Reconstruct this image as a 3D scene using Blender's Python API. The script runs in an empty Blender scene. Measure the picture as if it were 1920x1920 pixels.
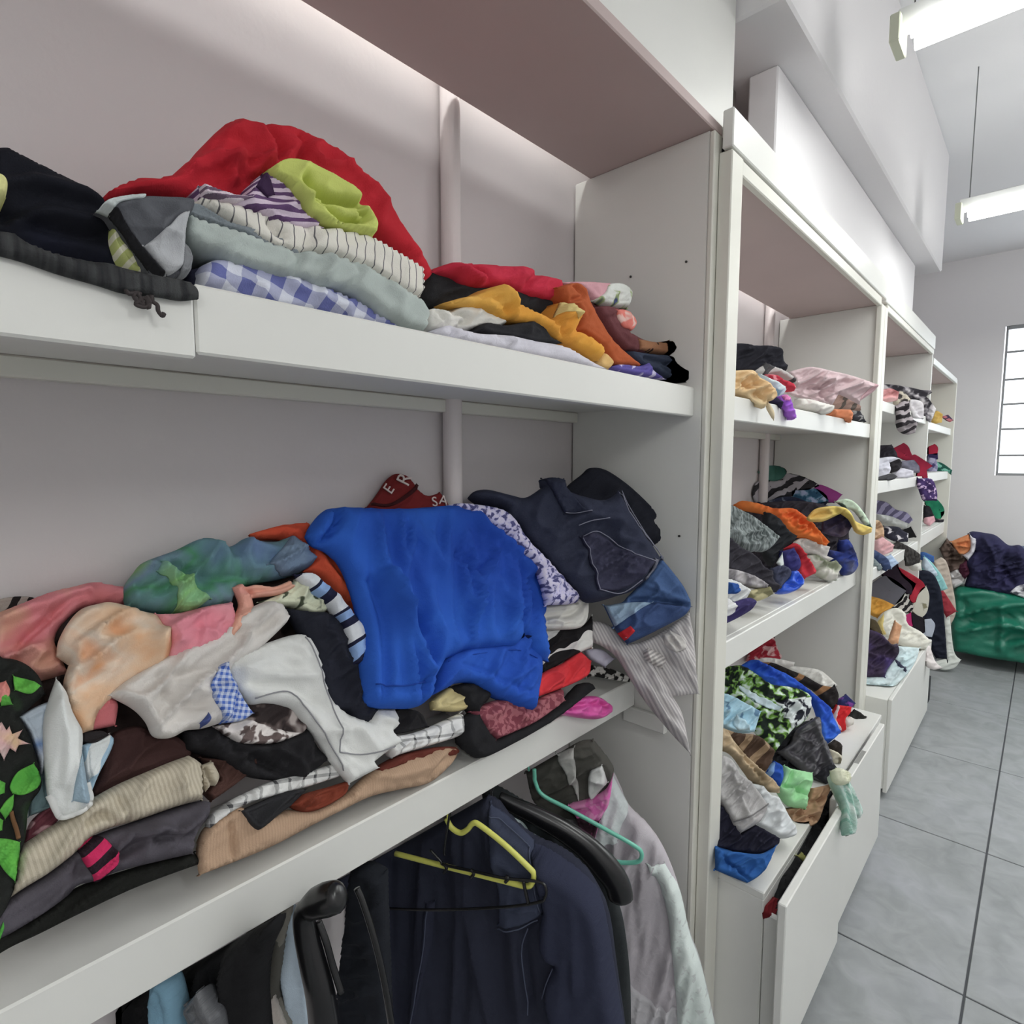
import bpy, bmesh, math, random
import numpy as np
from mathutils import Vector, Matrix
from mathutils.geometry import delaunay_2d_cdt

C = bpy.context.scene.collection
SC = bpy.context.scene
# ---------------------------------------------------------------- camera
FPX = 1074.55
CAM = np.array([0.968, -1.278, 1.542])
_p, _r, _y = -0.0893, 0.0011, 0.7503
_f = np.array([-math.sin(_y)*math.cos(_p), math.cos(_y)*math.cos(_p), math.sin(_p)])
_rt = np.array([math.cos(_y), math.sin(_y), 0.0])
_up = np.cross(_rt, _f)
RT = math.cos(_r)*_rt + math.sin(_r)*_up
UP = -math.sin(_r)*_rt + math.cos(_r)*_up
FW = _f
cd = bpy.data.cameras.new('camera')
cd.sensor_width = 36.0
cd.lens = 36.0*FPX/1920.0
cd.clip_start = 0.02
cam = bpy.data.objects.new('camera', cd)
C.objects.link(cam)
M4 = Matrix.Identity(4)
for _i in range(3):
    M4[_i][0] = RT[_i]; M4[_i][1] = UP[_i]; M4[_i][2] = -FW[_i]; M4[_i][3] = CAM[_i]
cam.matrix_world = M4
SC.camera = cam
# ---------------------------------------------------------------- world, exposure
SC.view_settings.view_transform = 'Standard'
SC.view_settings.look = 'None'
SC.view_settings.gamma = 1.0
SC.view_settings.exposure = 0.34
SC.view_settings.use_curve_mapping = False
wd = bpy.data.worlds.new('daylight'); SC.world = wd
wd.use_nodes = True
bg = wd.node_tree.nodes['Background']
bg.inputs[0].default_value = (0.93, 0.96, 1.0, 1)
bg.inputs[1].default_value = 3.2

# fluorescent fittings: x, y, z of the near end and the watts of each pair of tubes
LIGHTS = [(0.635, 0.47, 2.6, 5.0), (0.63, 1.85, 2.6, 5.5), (1.75, -0.9, 2.6, 7.0), (1.75, -2.3, 2.6, 6.0), (1.55, 3.2, 2.6, 21.0)]  # last entry is an unseen light added to brighten the far end
def tube_light(x, y, z, ln=1.2, w=15.0):
    ld = bpy.data.lights.new('tube_glow', 'AREA')
    ld.shape = 'RECTANGLE'; ld.size = ln; ld.size_y = 0.07; ld.energy = w
    ld.color = (0.97, 1.0, 0.985)
    lo = bpy.data.objects.new('tube_glow', ld)
    lo.location = (x+ln/2, y, z); C.objects.link(lo)
    return lo
for _l in LIGHTS:
    tube_light(_l[0], _l[1], _l[2]-0.075, 1.2, _l[3])
for _y0, _y1 in ((-2.1, -0.05), (0.4, 1.55)):      # unseen lights added above the first two units
    _o = tube_light(0.11, (_y0+_y1)/2, 2.50, 0.05, 0.5*(_y1-_y0)); _o.location.x = 0.138
    _o.data.size = 0.03; _o.data.size_y = _y1-_y0; _o.rotation_euler = (0, math.radians(12), 0)
# ---------------------------------------------------------------- pixel helpers (1920 frame)
def ray(u, v):
    u = np.asarray(u, float); v = np.asarray(v, float)
    return FW + RT*((u-960)/FPX)[..., None] - UP*((v-960)/FPX)[..., None]
def at(u, v, ax, val):
    d = ray(np.array(u), np.array(v)); return CAM + d*((val-CAM[ax])/d[ax])
def isect(uv, p0, n):
    d = ray(uv[:, 0], uv[:, 1])
    t = ((p0-CAM)@n)/(d@n)
    return CAM + d*t[:, None], t
REG = {'P': (0, 0, 1.0), 'R1': (0, 200, 2.7429), 'R2': (600, 400, 2.6667), 'R3': (0, 850, 2.7429), 'R4': (0, 1250, 2.7429),
       'R5': (500, 850, 2.2857), 'R6': (100, 1350, 1.5484), 'U1': (1340, 600, 6.0), 'U2': (1340, 840, 5.647),
       'U3': (1330, 1180, 5.647), 'U4': (1330, 1440, 5.647), 'U5': (1620, 680, 6.4), 'U6': (1600, 920, 4.8),
       'H1': (700, 1380, 3.0), 'H2': (300, 1560, 4.174)}
def poly(reg, s):
    ox, oy, k = REG[reg]
    a = np.array([[float(q) for q in w.split(',')] for w in s.split()])
    return a/k + np.array([ox, oy])
# ---------------------------------------------------------------- materials
E_LIT = 0.77
def lin(c, e=1.0):
    o = []
    for q in c[:3]:
        q = q/255.0
        q = q/12.92 if q <= 0.04045 else ((q+0.055)/1.055)**2.4
        o.append(q/e)
    m = max(o)
    if m > 0.84: o = [q*0.84/m for q in o]
    return (o[0], o[1], o[2], 1.0)
def soft(c, k=0.10):
    y = 0.3*c[0]+0.55*c[1]+0.15*c[2]
    return tuple(q*(1-k)+y*k+0.004 for q in c[:3])+(1.0,)
_mc = {}
class NT:
    def __init__(s, name):
        s.m = bpy.data.materials.new(name); s.m.use_nodes = True
        s.t = s.m.node_tree; s.b = s.t.nodes['Principled BSDF']
    def n(s, typ, **kw):
        nd = s.t.nodes.new('ShaderNode'+typ)
        for k, v in kw.items(): setattr(nd, k, v)
        return nd
    def l(s, a, b): s.t.links.new(a, b)
    def math(s, op, a, b=None):
        nd = s.n('Math', operation=op)
        for i, q in enumerate((a, b)):
            if q is None: continue
            if isinstance(q, (int, float)): nd.inputs[i].default_value = q
            else: s.l(q, nd.inputs[i])
        return nd.outputs[0]
    def mix(s, f, a, b):
        nd = s.n('Mix', data_type='RGBA')
        if isinstance(f, (int, float)): nd.inputs[0].default_value = f
        else: s.l(f, nd.inputs[0])
        for i, q in ((6, a), (7, b)):
            if isinstance(q, tuple): nd.inputs[i].default_value = q
            else: s.l(q, nd.inputs[i])
        return nd.outputs[2]
    def ramp(s, f, stops, mode='LINEAR'):
        nd = s.n('ValToRGB'); r = nd.color_ramp; r.interpolation = mode
        while len(r.elements) < len(stops): r.elements.new(0.5)
        for e, (p, c) in zip(r.elements, stops): e.position = p; e.color = c
        s.l(f, nd.inputs[0]); return nd.outputs[0]
def plain_mat(name, col, rough=0.6, metal=0.0, bump=None, spec=0.4, var=0.0, emit=None, e=1.0):
    key = (name,)
    if key in _mc: return _mc[key]
    t = NT(name); c = lin(col, e)
    t.b.inputs['Base Color'].default_value = c
    t.b.inputs['Roughness'].default_value = rough
    t.b.inputs['Metallic'].default_value = metal
    t.b.inputs['Specular IOR Level'].default_value = spec
    if var:
        tc = t.n('TexCoord'); nz = t.n('TexNoise'); nz.inputs['Scale'].default_value = 3.0; nz.inputs['Detail'].default_value = 5
        t.l(tc.outputs['Object'], nz.inputs['Vector'])
        d = tuple(q*(1-var) for q in c[:3])+(1,)
        t.l(t.ramp(nz.outputs[0], [(0.35, d), (0.65, c)]), t.b.inputs['Base Color'])
    if bump:
        tc = t.n('TexCoord'); nz = t.n('TexNoise'); nz.inputs['Scale'].default_value = bump[0]; nz.inputs['Detail'].default_value = 4
        t.l(tc.outputs['Object'], nz.inputs['Vector'])
        bp = t.n('Bump'); bp.inputs['Strength'].default_value = bump[1]; bp.inputs['Distance'].default_value = 0.004
        t.l(nz.outputs[0], bp.inputs['Height']); t.l(bp.outputs[0], t.b.inputs['Normal'])
    if emit:
        t.b.inputs['Emission Color'].default_value = (1, 1, 0.98, 1); t.b.inputs['Emission Strength'].default_value = emit
    _mc[key] = t.m
    return t.m
def fabric(spec):
    """spec: (kind, colours..., numbers...) in photo sRGB; UV are metres on the cloth"""
    key = repr(spec)
    if key in _mc: return _mc[key]
    k = spec[0]
    t = NT('fabric_%s' % {'p': 'plain', 's': 'striped', 'q': 'checked', 'n': 'dyed', 'k': 'speckled', 'v': 'printed', 'w': 'zebra', 'd': 'denim', 'm': 'marl', 'g': 'glossy'}[k])
    uv = t.n('UVMap'); U = uv.outputs[0]
    cols = [soft(lin(c, E_LIT)) for c in spec[1:] if isinstance(c, tuple)]
    num = [c for c in spec[1:] if not isinstance(c, tuple)]
    def coord(ang):
        mp = t.n('Mapping'); mp.inputs['Rotation'].default_value = (0, 0, math.radians(ang)); t.l(U, mp.inputs[0])
        sp = t.n('SeparateXYZ'); t.l(mp.outputs[0], sp.inputs[0]); return sp.outputs[0], sp.outputs[1]
    def noise(sc, det=3, dist=0.0, vec=None):
        nz = t.n('TexNoise'); nz.inputs['Scale'].default_value = sc; nz.inputs['Detail'].default_value = det
        nz.inputs['Distortion'].default_value = dist; t.l(vec or U, nz.inputs['Vector']); return nz.outputs[0]
    def band(x, per, duty):
        f = t.math('FRACT', t.math('DIVIDE', x, per)); return t.math('LESS_THAN', f, duty)
    c0 = cols[0]
    dark = tuple(q*0.82 for q in c0[:3])+(1,)
    if k in 'pg':
        out = t.mix(noise(14, 3), dark, c0)
    elif k == 's':
        per, ang, duty = num
        x, y = coord(ang)
        x = t.math('ADD', x, t.math('MULTIPLY', noise(9, 1), per*0.9))
        out = t.mix(band(x, per, duty), c0, cols[1])
        if len(cols) > 2: out = t.mix(band(t.math('ADD', x, per*0.5), per, duty*0.6), out, cols[2])
    elif k == 'q':
        per, ang, duty = num
        x, y = coord(ang)
        w = t.math('MULTIPLY', noise(7, 1), per*0.5)
        a = band(t.math('ADD', x, w), per, duty); b = band(t.math('ADD', y, w), per, duty)
        out = t.mix(t.math('MULTIPLY', t.math('ADD', a, b), 0.5), c0, cols[1])
    elif k == 'n':
        f = noise(num[0], 3, 0.4)
        n_ = len(cols); out = t.ramp(f, [(0.33+0.36*i/max(1, n_-1), c) for i, c in enumerate(cols)])
    elif k == 'k':
        f = noise(num[0], 2, 0.3); th = num[1]
        st = [(th-0.03, c0), (th+0.03, cols[1])]
        if len(cols) > 2: st.append((th+0.13, cols[2]))
        out = t.ramp(f, st)
    elif k == 'v':
        vo = t.n('TexVoronoi'); vo.inputs['Scale'].default_value = num[0]; t.l(U, vo.inputs['Vector'])
        st = [(0.0, cols[1]), (num[1], cols[1]), (num[1]+0.05, c0)]
        out = t.ramp(vo.outputs['Distance'], st)
        if len(cols) > 2:
            out = t.mix(t.math('GREATER_THAN', noise(num[0]*0.6, 2), 0.55), out, cols[2])
    elif k == 'w':
        x, y = coord(num[1])
        x = t.math('ADD', x, t.math('MULTIPLY', noise(num[0]*0.35, 2, 1.0), 2.2/num[0]))
        out = t.mix(band(x, 1.0/num[0], 0.5), c0, cols[1])
        if len(cols) > 2: out = t.mix(t.math('GREATER_THAN', noise(num[0]*0.25, 2), 0.53), out, cols[2])
    elif k == 'd':
        out = t.mix(noise(10, 5, 0.5), tuple(q*0.6 for q in c0[:3])+(1,), tuple(min(.86, q*1.25) for q in c0[:3])+(1,))
        out = t.mix(t.math('MULTIPLY', noise(420, 1), 0.35), out, tuple(min(.86, q*2.0+0.02) for q in c0[:3])+(1,))
    elif k == 'm':
        mp = t.n('Mapping'); mp.inputs['Rotation'].default_value = (0, 0, math.radians(num[1])); mp.inputs['Scale'].default_value = (1, 0.08, 1); t.l(U, mp.inputs[0])
        out = t.ramp(noise(num[0], 3, 0, mp.outputs[0]), [(0.38, c0), (0.62, cols[1])])
    t.l(out, t.b.inputs['Base Color'])
    t.b.inputs['Roughness'].default_value = 0.32 if k == 'g' else 0.88
    t.b.inputs['Specular IOR Level'].default_value = 0.5 if k == 'g' else 0.15
    rg = t.n('TexNoise'); rg.noise_type = 'RIDGED_MULTIFRACTAL'; rg.inputs['Scale'].default_value = 9.0; rg.inputs['Detail'].default_value = 2.5
    rg.inputs['Distortion'].default_value = 0.5; t.l(U, rg.inputs['Vector'])
    h1 = t.math('MULTIPLY', rg.outputs[0], 0.35); h2 = noise(700, 1)
    h = t.math('ADD', t.math('ADD', h1, t.math('MULTIPLY', noise(34, 3, 0.8), 0.35)), t.math('MULTIPLY', h2, 0.08))
    bp = t.n('Bump'); bp.inputs['Strength'].default_value = 0.6; bp.inputs['Distance'].default_value = 0.010
    t.l(h, bp.inputs['Height']); t.l(bp.outputs[0], t.b.inputs['Normal'])
    _mc[key] = t.m
    return t.m
# ---------------------------------------------------------------- object helpers
def tag(o, label=None, cat=None, group=None, kind=None):
    if label: o['label'] = label
    if cat: o['category'] = cat
    if group: o['group'] = group
    if kind: o['kind'] = kind
    return o
def link(o, parent=None, loc=None):
    C.objects.link(o)
    if loc is not None: o.location = loc
    if parent is not None:
        o.parent = parent
    return o
def world_loc(o):
    v = Vector(o.location)
    while o.parent: o = o.parent; v = v + Vector(o.location)
    return np.array(v)
def mesh_obj(name, V, F, mat, parent=None, loc=None, smooth=True, uv=None):
    """V in world metres; the object's origin goes to loc (world)"""
    V = np.asarray(V, float)
    if loc is None: loc = np.array([*(V[:, :2].min(0)+V[:, :2].max(0))/2, V[:, 2].min()])
    loc = np.asarray(loc, float)
    me = bpy.data.meshes.new(name)
    me.from_pydata((V-loc).tolist(), [], F)
    if smooth: me.shade_smooth()
    if uv is not None:
        ul = me.uv_layers.new(name='UVMap')
        idx = np.empty(len(me.loops), np.int32); me.loops.foreach_get('vertex_index', idx)
        ul.data.foreach_set('uv', np.asarray(uv)[idx].astype(np.float32).ravel())
    me.materials.append(mat)
    o = bpy.data.objects.new(name, me)
    return link(o, parent, loc - (world_loc(parent) if parent else 0))
def empty(name, loc):
    o = bpy.data.objects.new(name, None); o.empty_display_size = 0.1
    return link(o, None, loc)
def box(name, lo, hi, mat, parent=None, bev=0.0025):
    lo = np.array(lo, float); hi = np.array(hi, float)
    bm = bmesh.new(); bmesh.ops.create_cube(bm, size=1.0)
    for v in bm.verts: v.co = Vector(np.array(v.co)*(hi-lo))
    if bev: bmesh.ops.bevel(bm, geom=bm.edges[:], offset=min(bev, (hi-lo).min()*0.3), segments=1, affect='EDGES')
    me = bpy.data.meshes.new(name); bm.to_mesh(me); bm.free(); me.materials.append(mat)
    o = bpy.data.objects.new(name, me)
    c = (lo+hi)/2
    return link(o, parent, c - (world_loc(parent) if parent else 0))
def catmull(P, sub=8, closed=False):
    P = np.asarray(P, float); n = len(P); out = []
    rng = range(n) if closed else range(n-1)
    for i in rng:
        g = (lambda k: P[k % n]) if closed else (lambda k: P[min(max(k, 0), n-1)])
        a, b, c, d = g(i-1), g(i), g(i+1), g(i+2)
        for t in np.linspace(0, 1, sub, endpoint=False):
            out.append(0.5*((2*b)+(c-a)*t+(2*a-5*b+4*c-d)*t*t+(3*b-a-3*c+d)*t**3))
    if not closed: out.append(P[-1])
    return np.array(out)
def tube(name, P, rad, mat, parent=None, seg=8, flat=1.0, loc=None):
    P = np.asarray(P, float); n = len(P)
    R = np.broadcast_to(np.asarray(rad, float), (n,))
    T = np.gradient(P, axis=0); T /= np.linalg.norm(T, axis=1)[:, None]+1e-9
    ref = np.array([0, 1.0, 0]) if abs(T[0][1]) < 0.8 else np.array([1.0, 0, 0])
    V = []; F = []
    a = np.cross(T[0], ref); a /= np.linalg.norm(a)
    for i in range(n):
        a = a - T[i]*(a@T[i]); a /= np.linalg.norm(a)+1e-9
        b = np.cross(T[i], a)
        for j in range(seg):
            th = 2*math.pi*j/seg
            V.append(P[i]+R[i]*(math.cos(th)*a+math.sin(th)*b*flat))
    for i in range(n-1):
        for j in range(seg):
            F.append((i*seg+j, i*seg+(j+1) % seg, (i+1)*seg+(j+1) % seg, (i+1)*seg+j))
    F.append(tuple(range(seg))[::-1]); F.append(tuple(range((n-1)*seg, n*seg)))
    return mesh_obj(name, V, F, mat, parent, loc)
# ---------------------------------------------------------------- numpy noise
_pr = np.random.RandomState(7)
_perm = _pr.permutation(512); _ang = _pr.rand(512)*2*math.pi
def perlin(x, y):
    xi = np.floor(x).astype(int); yi = np.floor(y).astype(int)
    xf = x-xi; yf = y-yi
    u = xf*xf*xf*(xf*(xf*6-15)+10); v = yf*yf*yf*(yf*(yf*6-15)+10)
    def g(ix, iy, dx, dy):
        a = _ang[_perm[(_perm[ix & 511]+iy) & 511]]; return np.cos(a)*dx+np.sin(a)*dy
    n0 = g(xi, yi, xf, yf)*(1-u)+g(xi+1, yi, xf-1, yf)*u
    n1 = g(xi, yi+1, xf, yf-1)*(1-u)+g(xi+1, yi+1, xf-1, yf-1)*u
    return (n0*(1-v)+n1*v)*1.5
def segdist(Q, A, B):
    AB = B-A; L = (AB**2).sum(1)+1e-12
    d = np.full(len(Q), 1e9)
    for a, ab, l in zip(A, AB, L):
        t = np.clip(((Q-a)@ab)/l, 0, 1)
        d = np.minimum(d, ((Q-a-t[:, None]*ab)**2).sum(1))
    return np.sqrt(d)
def inside(Q, P):
    x, y = Q[:, 0], Q[:, 1]; c = np.zeros(len(Q), bool)
    for (x1, y1), (x2, y2) in zip(P, np.roll(P, -1, 0)):
        k = (y1 > y) != (y2 > y)
        with np.errstate(divide='ignore', invalid='ignore'):
            c ^= k & (x < (x2-x1)*(y-y1)/(y2-y1)+x1)
    return c
# ---------------------------------------------------------------- cloth
def height_at(A, h, Q):
    out = np.empty(len(Q))
    for i, q in enumerate(Q):
        d = ((A-q)**2).sum(1); k = np.argpartition(d, min(4, len(d)-1))[:4]; w = 1/(d[k]+0.3)
        out[i] = (w*h[k]).sum()/w.sum()
    return out
class Zone:
    """a heap's face: a plane along the shelf rising from (x0,z0) at tilt degrees, the shelf (xf, zs) it lies on and the panel at y=ymax"""
    def __init__(s, x0, z0, tilt, xf=None, zs=None, ymax=None, ymin=None, face=0.0, back=0.05, xmin=0.008, horiz=False):
        a = math.radians(tilt); s.n = np.array([math.sin(a), 0, math.cos(a)]); s.p = np.array([x0, 0, z0])
        s.xf, s.zs, s.ymax, s.ymin, s.face, s.back, s.xmin, s.horiz = xf, zs, ymax, ymin, face, back, xmin, horiz
class YZone(Zone):
    """a garment hanging across the rail: a vertical plane at y=y0 turned by yaw degrees"""
    def __init__(s, x0, y0, yaw, back=0.03, ymax=None, xmin=0.008, lean=0.0):
        a = math.radians(yaw); s.n = np.array([math.sin(a)*math.cos(lean), -math.cos(a)*math.cos(lean), math.sin(lean)]); s.p = np.array([x0, y0, 0.0])
        s.xf = s.zs = s.ymin = None; s.ymax = ymax; s.face = 0; s.back = back; s.xmin = xmin; s.horiz = False
SEED = [0]
TS, RS, WS = 0.62, 0.6, 1.25      # cloth thickness, edge rounding, depth of folds
FRAME = {}
def cloth(zone, off, name, label, cat, reg, pts, mat, T=0.014, r=16, wr=0.006, wl=(0.13, 0.045), wa=30, ridges=(), step=None,
          back=None, group=None, parent=None, face=None, sharp=False, kind=None, ax=None):
    SEED[0] += 1; sd = SEED[0]
    P = poly(reg, pts) if isinstance(pts, str) else np.asarray(pts, float)
    k = REG[reg][2]
    ctr = (P.min(0)+P.max(0))/2
    ext = (P.max(0)-P.min(0)).max()
    if step is None: step = float(np.clip(ext/55.0, 1.7, 6.5))
    r = min(r, ext*0.3)
    # smooth, evenly sampled outline
    if not sharp:      # keep real corners, round the rest
        e1 = P-np.roll(P, 1, 0); e2 = np.roll(P, -1, 0)-P
        cs = (e1*e2).sum(1)/(np.linalg.norm(e1, axis=1)*np.linalg.norm(e2, axis=1)+1e-9)
        P = np.repeat(P, np.where(cs < 0.55, 2, 1), axis=0)
    D = P if sharp else catmull(P, 6, True)
    seg = np.linalg.norm(np.roll(D, -1, 0)-D, axis=1); cum = np.r_[0, np.cumsum(seg)]
    m = max(10, int(cum[-1]/step))
    s_ = np.linspace(0, cum[-1], m, endpoint=False)
    Dc = np.vstack([D, D[:1]])
    if sharp:
        s_ = np.unique(np.r_[s_, cum[:-1]])
        m = len(s_)
    B = np.c_[np.interp(s_, cum, Dc[:, 0]), np.interp(s_, cum, Dc[:, 1])]
    lo, hi = B.min(0), B.max(0)
    gx, gy = np.meshgrid(np.arange(lo[0], hi[0], step), np.arange(lo[1], hi[1], step*0.87))
    gx = gx + (np.arange(gx.shape[0]) % 2)[:, None]*step*0.5
    G = np.c_[gx.ravel(), gy.ravel()]
    G = G[inside(G, B)]
    if len(G):
        dG = segdist(G, B, np.roll(B, -1, 0)); G = G[dG > step*0.55]
    A = np.vstack([B, G]) if len(G) else B
    res = delaunay_2d_cdt([Vector(q) for q in A], [], [list(range(m))], 1, 1e-5)
    A = np.array([list(q) for q in res[0]]); tri = [tuple(f) for f in res[2]]
    # keep input boundary order: nearest boundary flags
    d = segdist(A, B, np.roll(B, -1, 0))
    # frame
    if parent is not None and parent.name in FRAME and zone is None:
        zone, C0, n, pA, ph = FRAME[parent.name]
        conf = off > 0
        P0 = C0 if conf else C0 + n*off
    else:
        conf = False
        if ax is not None: cpt = at(ctr[0], ctr[1], 0, ax)
        else: cpt, _ = isect(ctr[None], zone.p+zone.n*off, zone.n); cpt = cpt[0]
        fc = zone.face if face is None else face
        tc = CAM-cpt; tc /= np.linalg.norm(tc)
        n = zone.n*(1-fc)+tc*fc; n /= np.linalg.norm(n); P0 = cpt
    W, t = isect(A, P0, n)
    a1 = np.cross(np.array([0, 0, 1.0]), n); a1 /= np.linalg.norm(a1); a2 = np.cross(n, a1)
    uvm = np.c_[(W-P0)@a1, (W-P0)@a2]
    dist = np.linalg.norm(W-CAM, axis=1)
    x = np.clip(d/r, 0, 1); prof = np.sqrt(1-(1-x)**2)
    h = T*prof
    ca, sa = math.cos(math.radians(wa)), math.sin(math.radians(wa))
    pa = (uvm[:, 0]*ca+uvm[:, 1]*sa)/wl[0]+sd*3.7; pb = (-uvm[:, 0]*sa+uvm[:, 1]*ca)/wl[1]+sd*1.3
    wx = perlin(pa*0.5+3, pb*0.4)*0.55; wy = perlin(pa*0.4, pb*0.5+7)*0.55
    w = 1-np.abs(perlin(pa+wx, pb+wy)); w2 = 1-np.abs(perlin(pa*2.1+9+wy, pb*1.9+5+wx))
    T = T*(TS if parent is None else 1.0); r = r*(RS if parent is None else 1.0); wr = wr*WS*(1.35 if reg in ('R3', 'R4', 'R5') else 1.0)
    h = T*np.sqrt(1-(1-np.clip(d/r, 0, 1))**2)
    pw = np.clip(d/(r*2.6), 0, 1)**0.8
    h = h + wr*pw*((w**4-0.38)*2.2+(w2**3-0.45)*0.8+perlin(pa*0.45, pb*0.35)*0.8)
    if parent is None and ext > 60 and reg[0] in 'PRH':      # a stitched hem runs a finger's width inside the edge
        h = h - 0.0022*np.exp(-((d-9.0)/1.8)**2)
    for (rp, amp, wd_) in ridges:
        q = catmull(poly(reg, rp), 5)
        dd = segdist(A, q[:-1], q[1:])
        h = h + amp*prof*np.exp(-(dd/(wd_/k))**2)
    if conf:      # a part lies on its garment's surface
        h = h + height_at(pA, ph, A) + max(0.002, off*0.12)
    hp = h.copy()
    W = W + n*h[:, None]
    # keep the cloth on its shelf, off the wall and inside the panels
    def clampf(W):
        dr = W-CAM
        k = W[:, 0] < zone.xmin
        if k.any():
            tt = (zone.xmin-CAM[0])/dr[k, 0]; W[k] = CAM+dr[k]*tt[:, None]; dr = W-CAM
        if zone.ymax is not None:
            k = (W[:, 1] > zone.ymax) & (W[:, 0] < (zone.xf or 9)+0.03)
            if k.any():
                tt = (zone.ymax-CAM[1])/dr[k, 1]; W[k] = CAM+dr[k]*tt[:, None]; dr = W-CAM
        if zone.zs is not None:
            k = (W[:, 2] < zone.zs) & (W[:, 0] < zone.xf)
            if k.any(): W[k, 2] = zone.zs+0.001
        return W
    W = clampf(W)
    bk = zone.back if back is None else back
    bv = np.array([-1.0, 0, 0]) if zone.horiz else -n
    K = W - n*h[:, None] + bv*(bk*(0.35+0.65*prof))[:, None] if not conf else W - n*(T*prof+bk*0.5)[:, None]
    K[:, 0] = np.maximum(K[:, 0], zone.xmin-0.004)
    if zone.ymax is not None: K[:, 1] = np.where(K[:, 0] < (zone.xf or 9), np.minimum(K[:, 1], zone.ymax+0.003), K[:, 1])
    if zone.ymin is not None: K[:, 1] = np.where(K[:, 0] < (zone.xf or 9), np.maximum(K[:, 1], zone.ymin), K[:, 1])
    if zone.zs is not None: K[:, 2] = np.where((K[:, 0] < zone.xf), np.maximum(K[:, 2], zone.zs), K[:, 2])
    # boundary edges of the triangulation
    ec = {}
    for f in tri:
        for i in range(len(f)):
            e = (f[i], f[(i+1) % len(f)]); ec[e] = 1
    bnd = [e for e in ec if (e[1], e[0]) not in ec]
    nA = len(A)
    # orient front towards n
    f0 = tri[0]; nn = np.cross(W[f0[1]]-W[f0[0]], W[f0[2]]-W[f0[0]])
    flip = nn@n < 0
    F = [f[::-1] if flip else f for f in tri]
    F += [tuple(q+nA for q in (f if flip else f[::-1])) for f in tri]
    for a, b in bnd:
        F.append((a, b, b+nA, a+nA) if flip else (b, a, a+nA, b+nA))
    UVs = np.vstack([uvm, uvm])
    mt = fabric(mat) if isinstance(mat, tuple) else mat
    o = mesh_obj(name, np.vstack([W, K]), F, mt, parent, None, True, UVs)
    FRAME[o.name] = (zone, P0, n, A, hp)
    if parent is None: tag(o, label, cat, group, kind)
    elif label: o['label'] = label
    return o
_last = [None]
def I(zone, off, name, label, cat, reg, pts, mat, **kw):
    _last[0] = cloth(zone, off, name, label, cat, reg, pts, mat, **kw); return _last[0]
def PT(off, name, reg, pts, mat, label=None, parent=None, **kw):
    kw.setdefault('T', 0.004); kw.setdefault('back', 0.012); kw.setdefault('wr', 0.002); kw.setdefault('r', 6)
    return cloth(None, off, name, label, None, reg, pts, mat, parent=parent or _last[0], **kw)
def on_frame(o, reg, pts, lift=0.0, smooth=True):
    z, P0, n, A, h = FRAME[o.name]
    q = poly(reg, pts)
    if smooth: q = catmull(q, 6)
    return isect(q, P0, n)[0] + n*(height_at(A, h, q)+lift*0.12)[:, None]
# ================================================================ the room
WALL = plain_mat('wall_paint', (233, 231, 232), 0.75, bump=(60, 0.12), spec=0.25)
CEILM = plain_mat('ceiling_paint', (236, 236, 237), 0.8, spec=0.2)
BOARD = plain_mat('white_melamine', (231, 231, 226), 0.42, spec=0.45, var=0.03)
EDGE = plain_mat('yellowed_edge_band', (228, 227, 217), 0.5, spec=0.4, var=0.05)
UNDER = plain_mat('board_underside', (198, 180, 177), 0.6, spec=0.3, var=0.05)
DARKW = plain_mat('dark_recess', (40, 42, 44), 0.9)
ROUGH = plain_mat('broken_plaster', (150, 144, 138), 0.95, bump=(80, 0.8))
METAL = plain_mat('grey_window_steel', (150, 152, 154), 0.5, spec=0.4)
CEIL = 3.15; YF = 4.66; YN = -3.2; XR = 3.2
def struct(o, label=None):
    o['kind'] = 'structure'
    if label: o['label'] = label
    return o
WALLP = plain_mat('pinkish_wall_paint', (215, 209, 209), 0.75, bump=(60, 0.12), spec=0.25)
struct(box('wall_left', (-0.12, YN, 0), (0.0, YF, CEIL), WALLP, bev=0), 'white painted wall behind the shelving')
struct(box('wall_right', (XR, YN, 0), (XR+0.12, YF, CEIL), WALL, bev=0))
struct(box('wall_front', (-0.12, YN-0.12, 0), (XR+0.12, YN, CEIL), WALL, bev=0))
struct(box('ceiling', (-0.12, YN-0.12, CEIL), (XR+0.12, YF+0.2, CEIL+0.1), CEILM, bev=0), 'white ceiling over the aisle')
# far wall with a window opening
WX0, WX1, WZ0, WZ1 = 0.66, 1.86, 1.43, 2.585
wb = []
def add_box(V, F, lo, hi):
    b = len(V)
    for x in (lo[0], hi[0]):
        for y in (lo[1], hi[1]):
            for z in (lo[2], hi[2]): V.append((x, y, z))
    for f in ((0, 1, 3, 2), (4, 6, 7, 5), (0, 4, 5, 1), (2, 3, 7, 6), (0, 2, 6, 4), (1, 5, 7, 3)): F.append(tuple(b+q for q in f))
V = []; F = []
add_box(V, F, (-0.12, YF, 0), (WX0, YF+0.16, CEIL)); add_box(V, F, (WX1, YF, 0), (XR+0.12, YF+0.16, CEIL))
add_box(V, F, (WX0, YF, 0), (WX1, YF+0.16, WZ0)); add_box(V, F, (WX0, YF, WZ1), (WX1, YF+0.16, CEIL))
struct(mesh_obj('wall_back', V, F, WALL, smooth=False), 'far white wall with the window')
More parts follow.
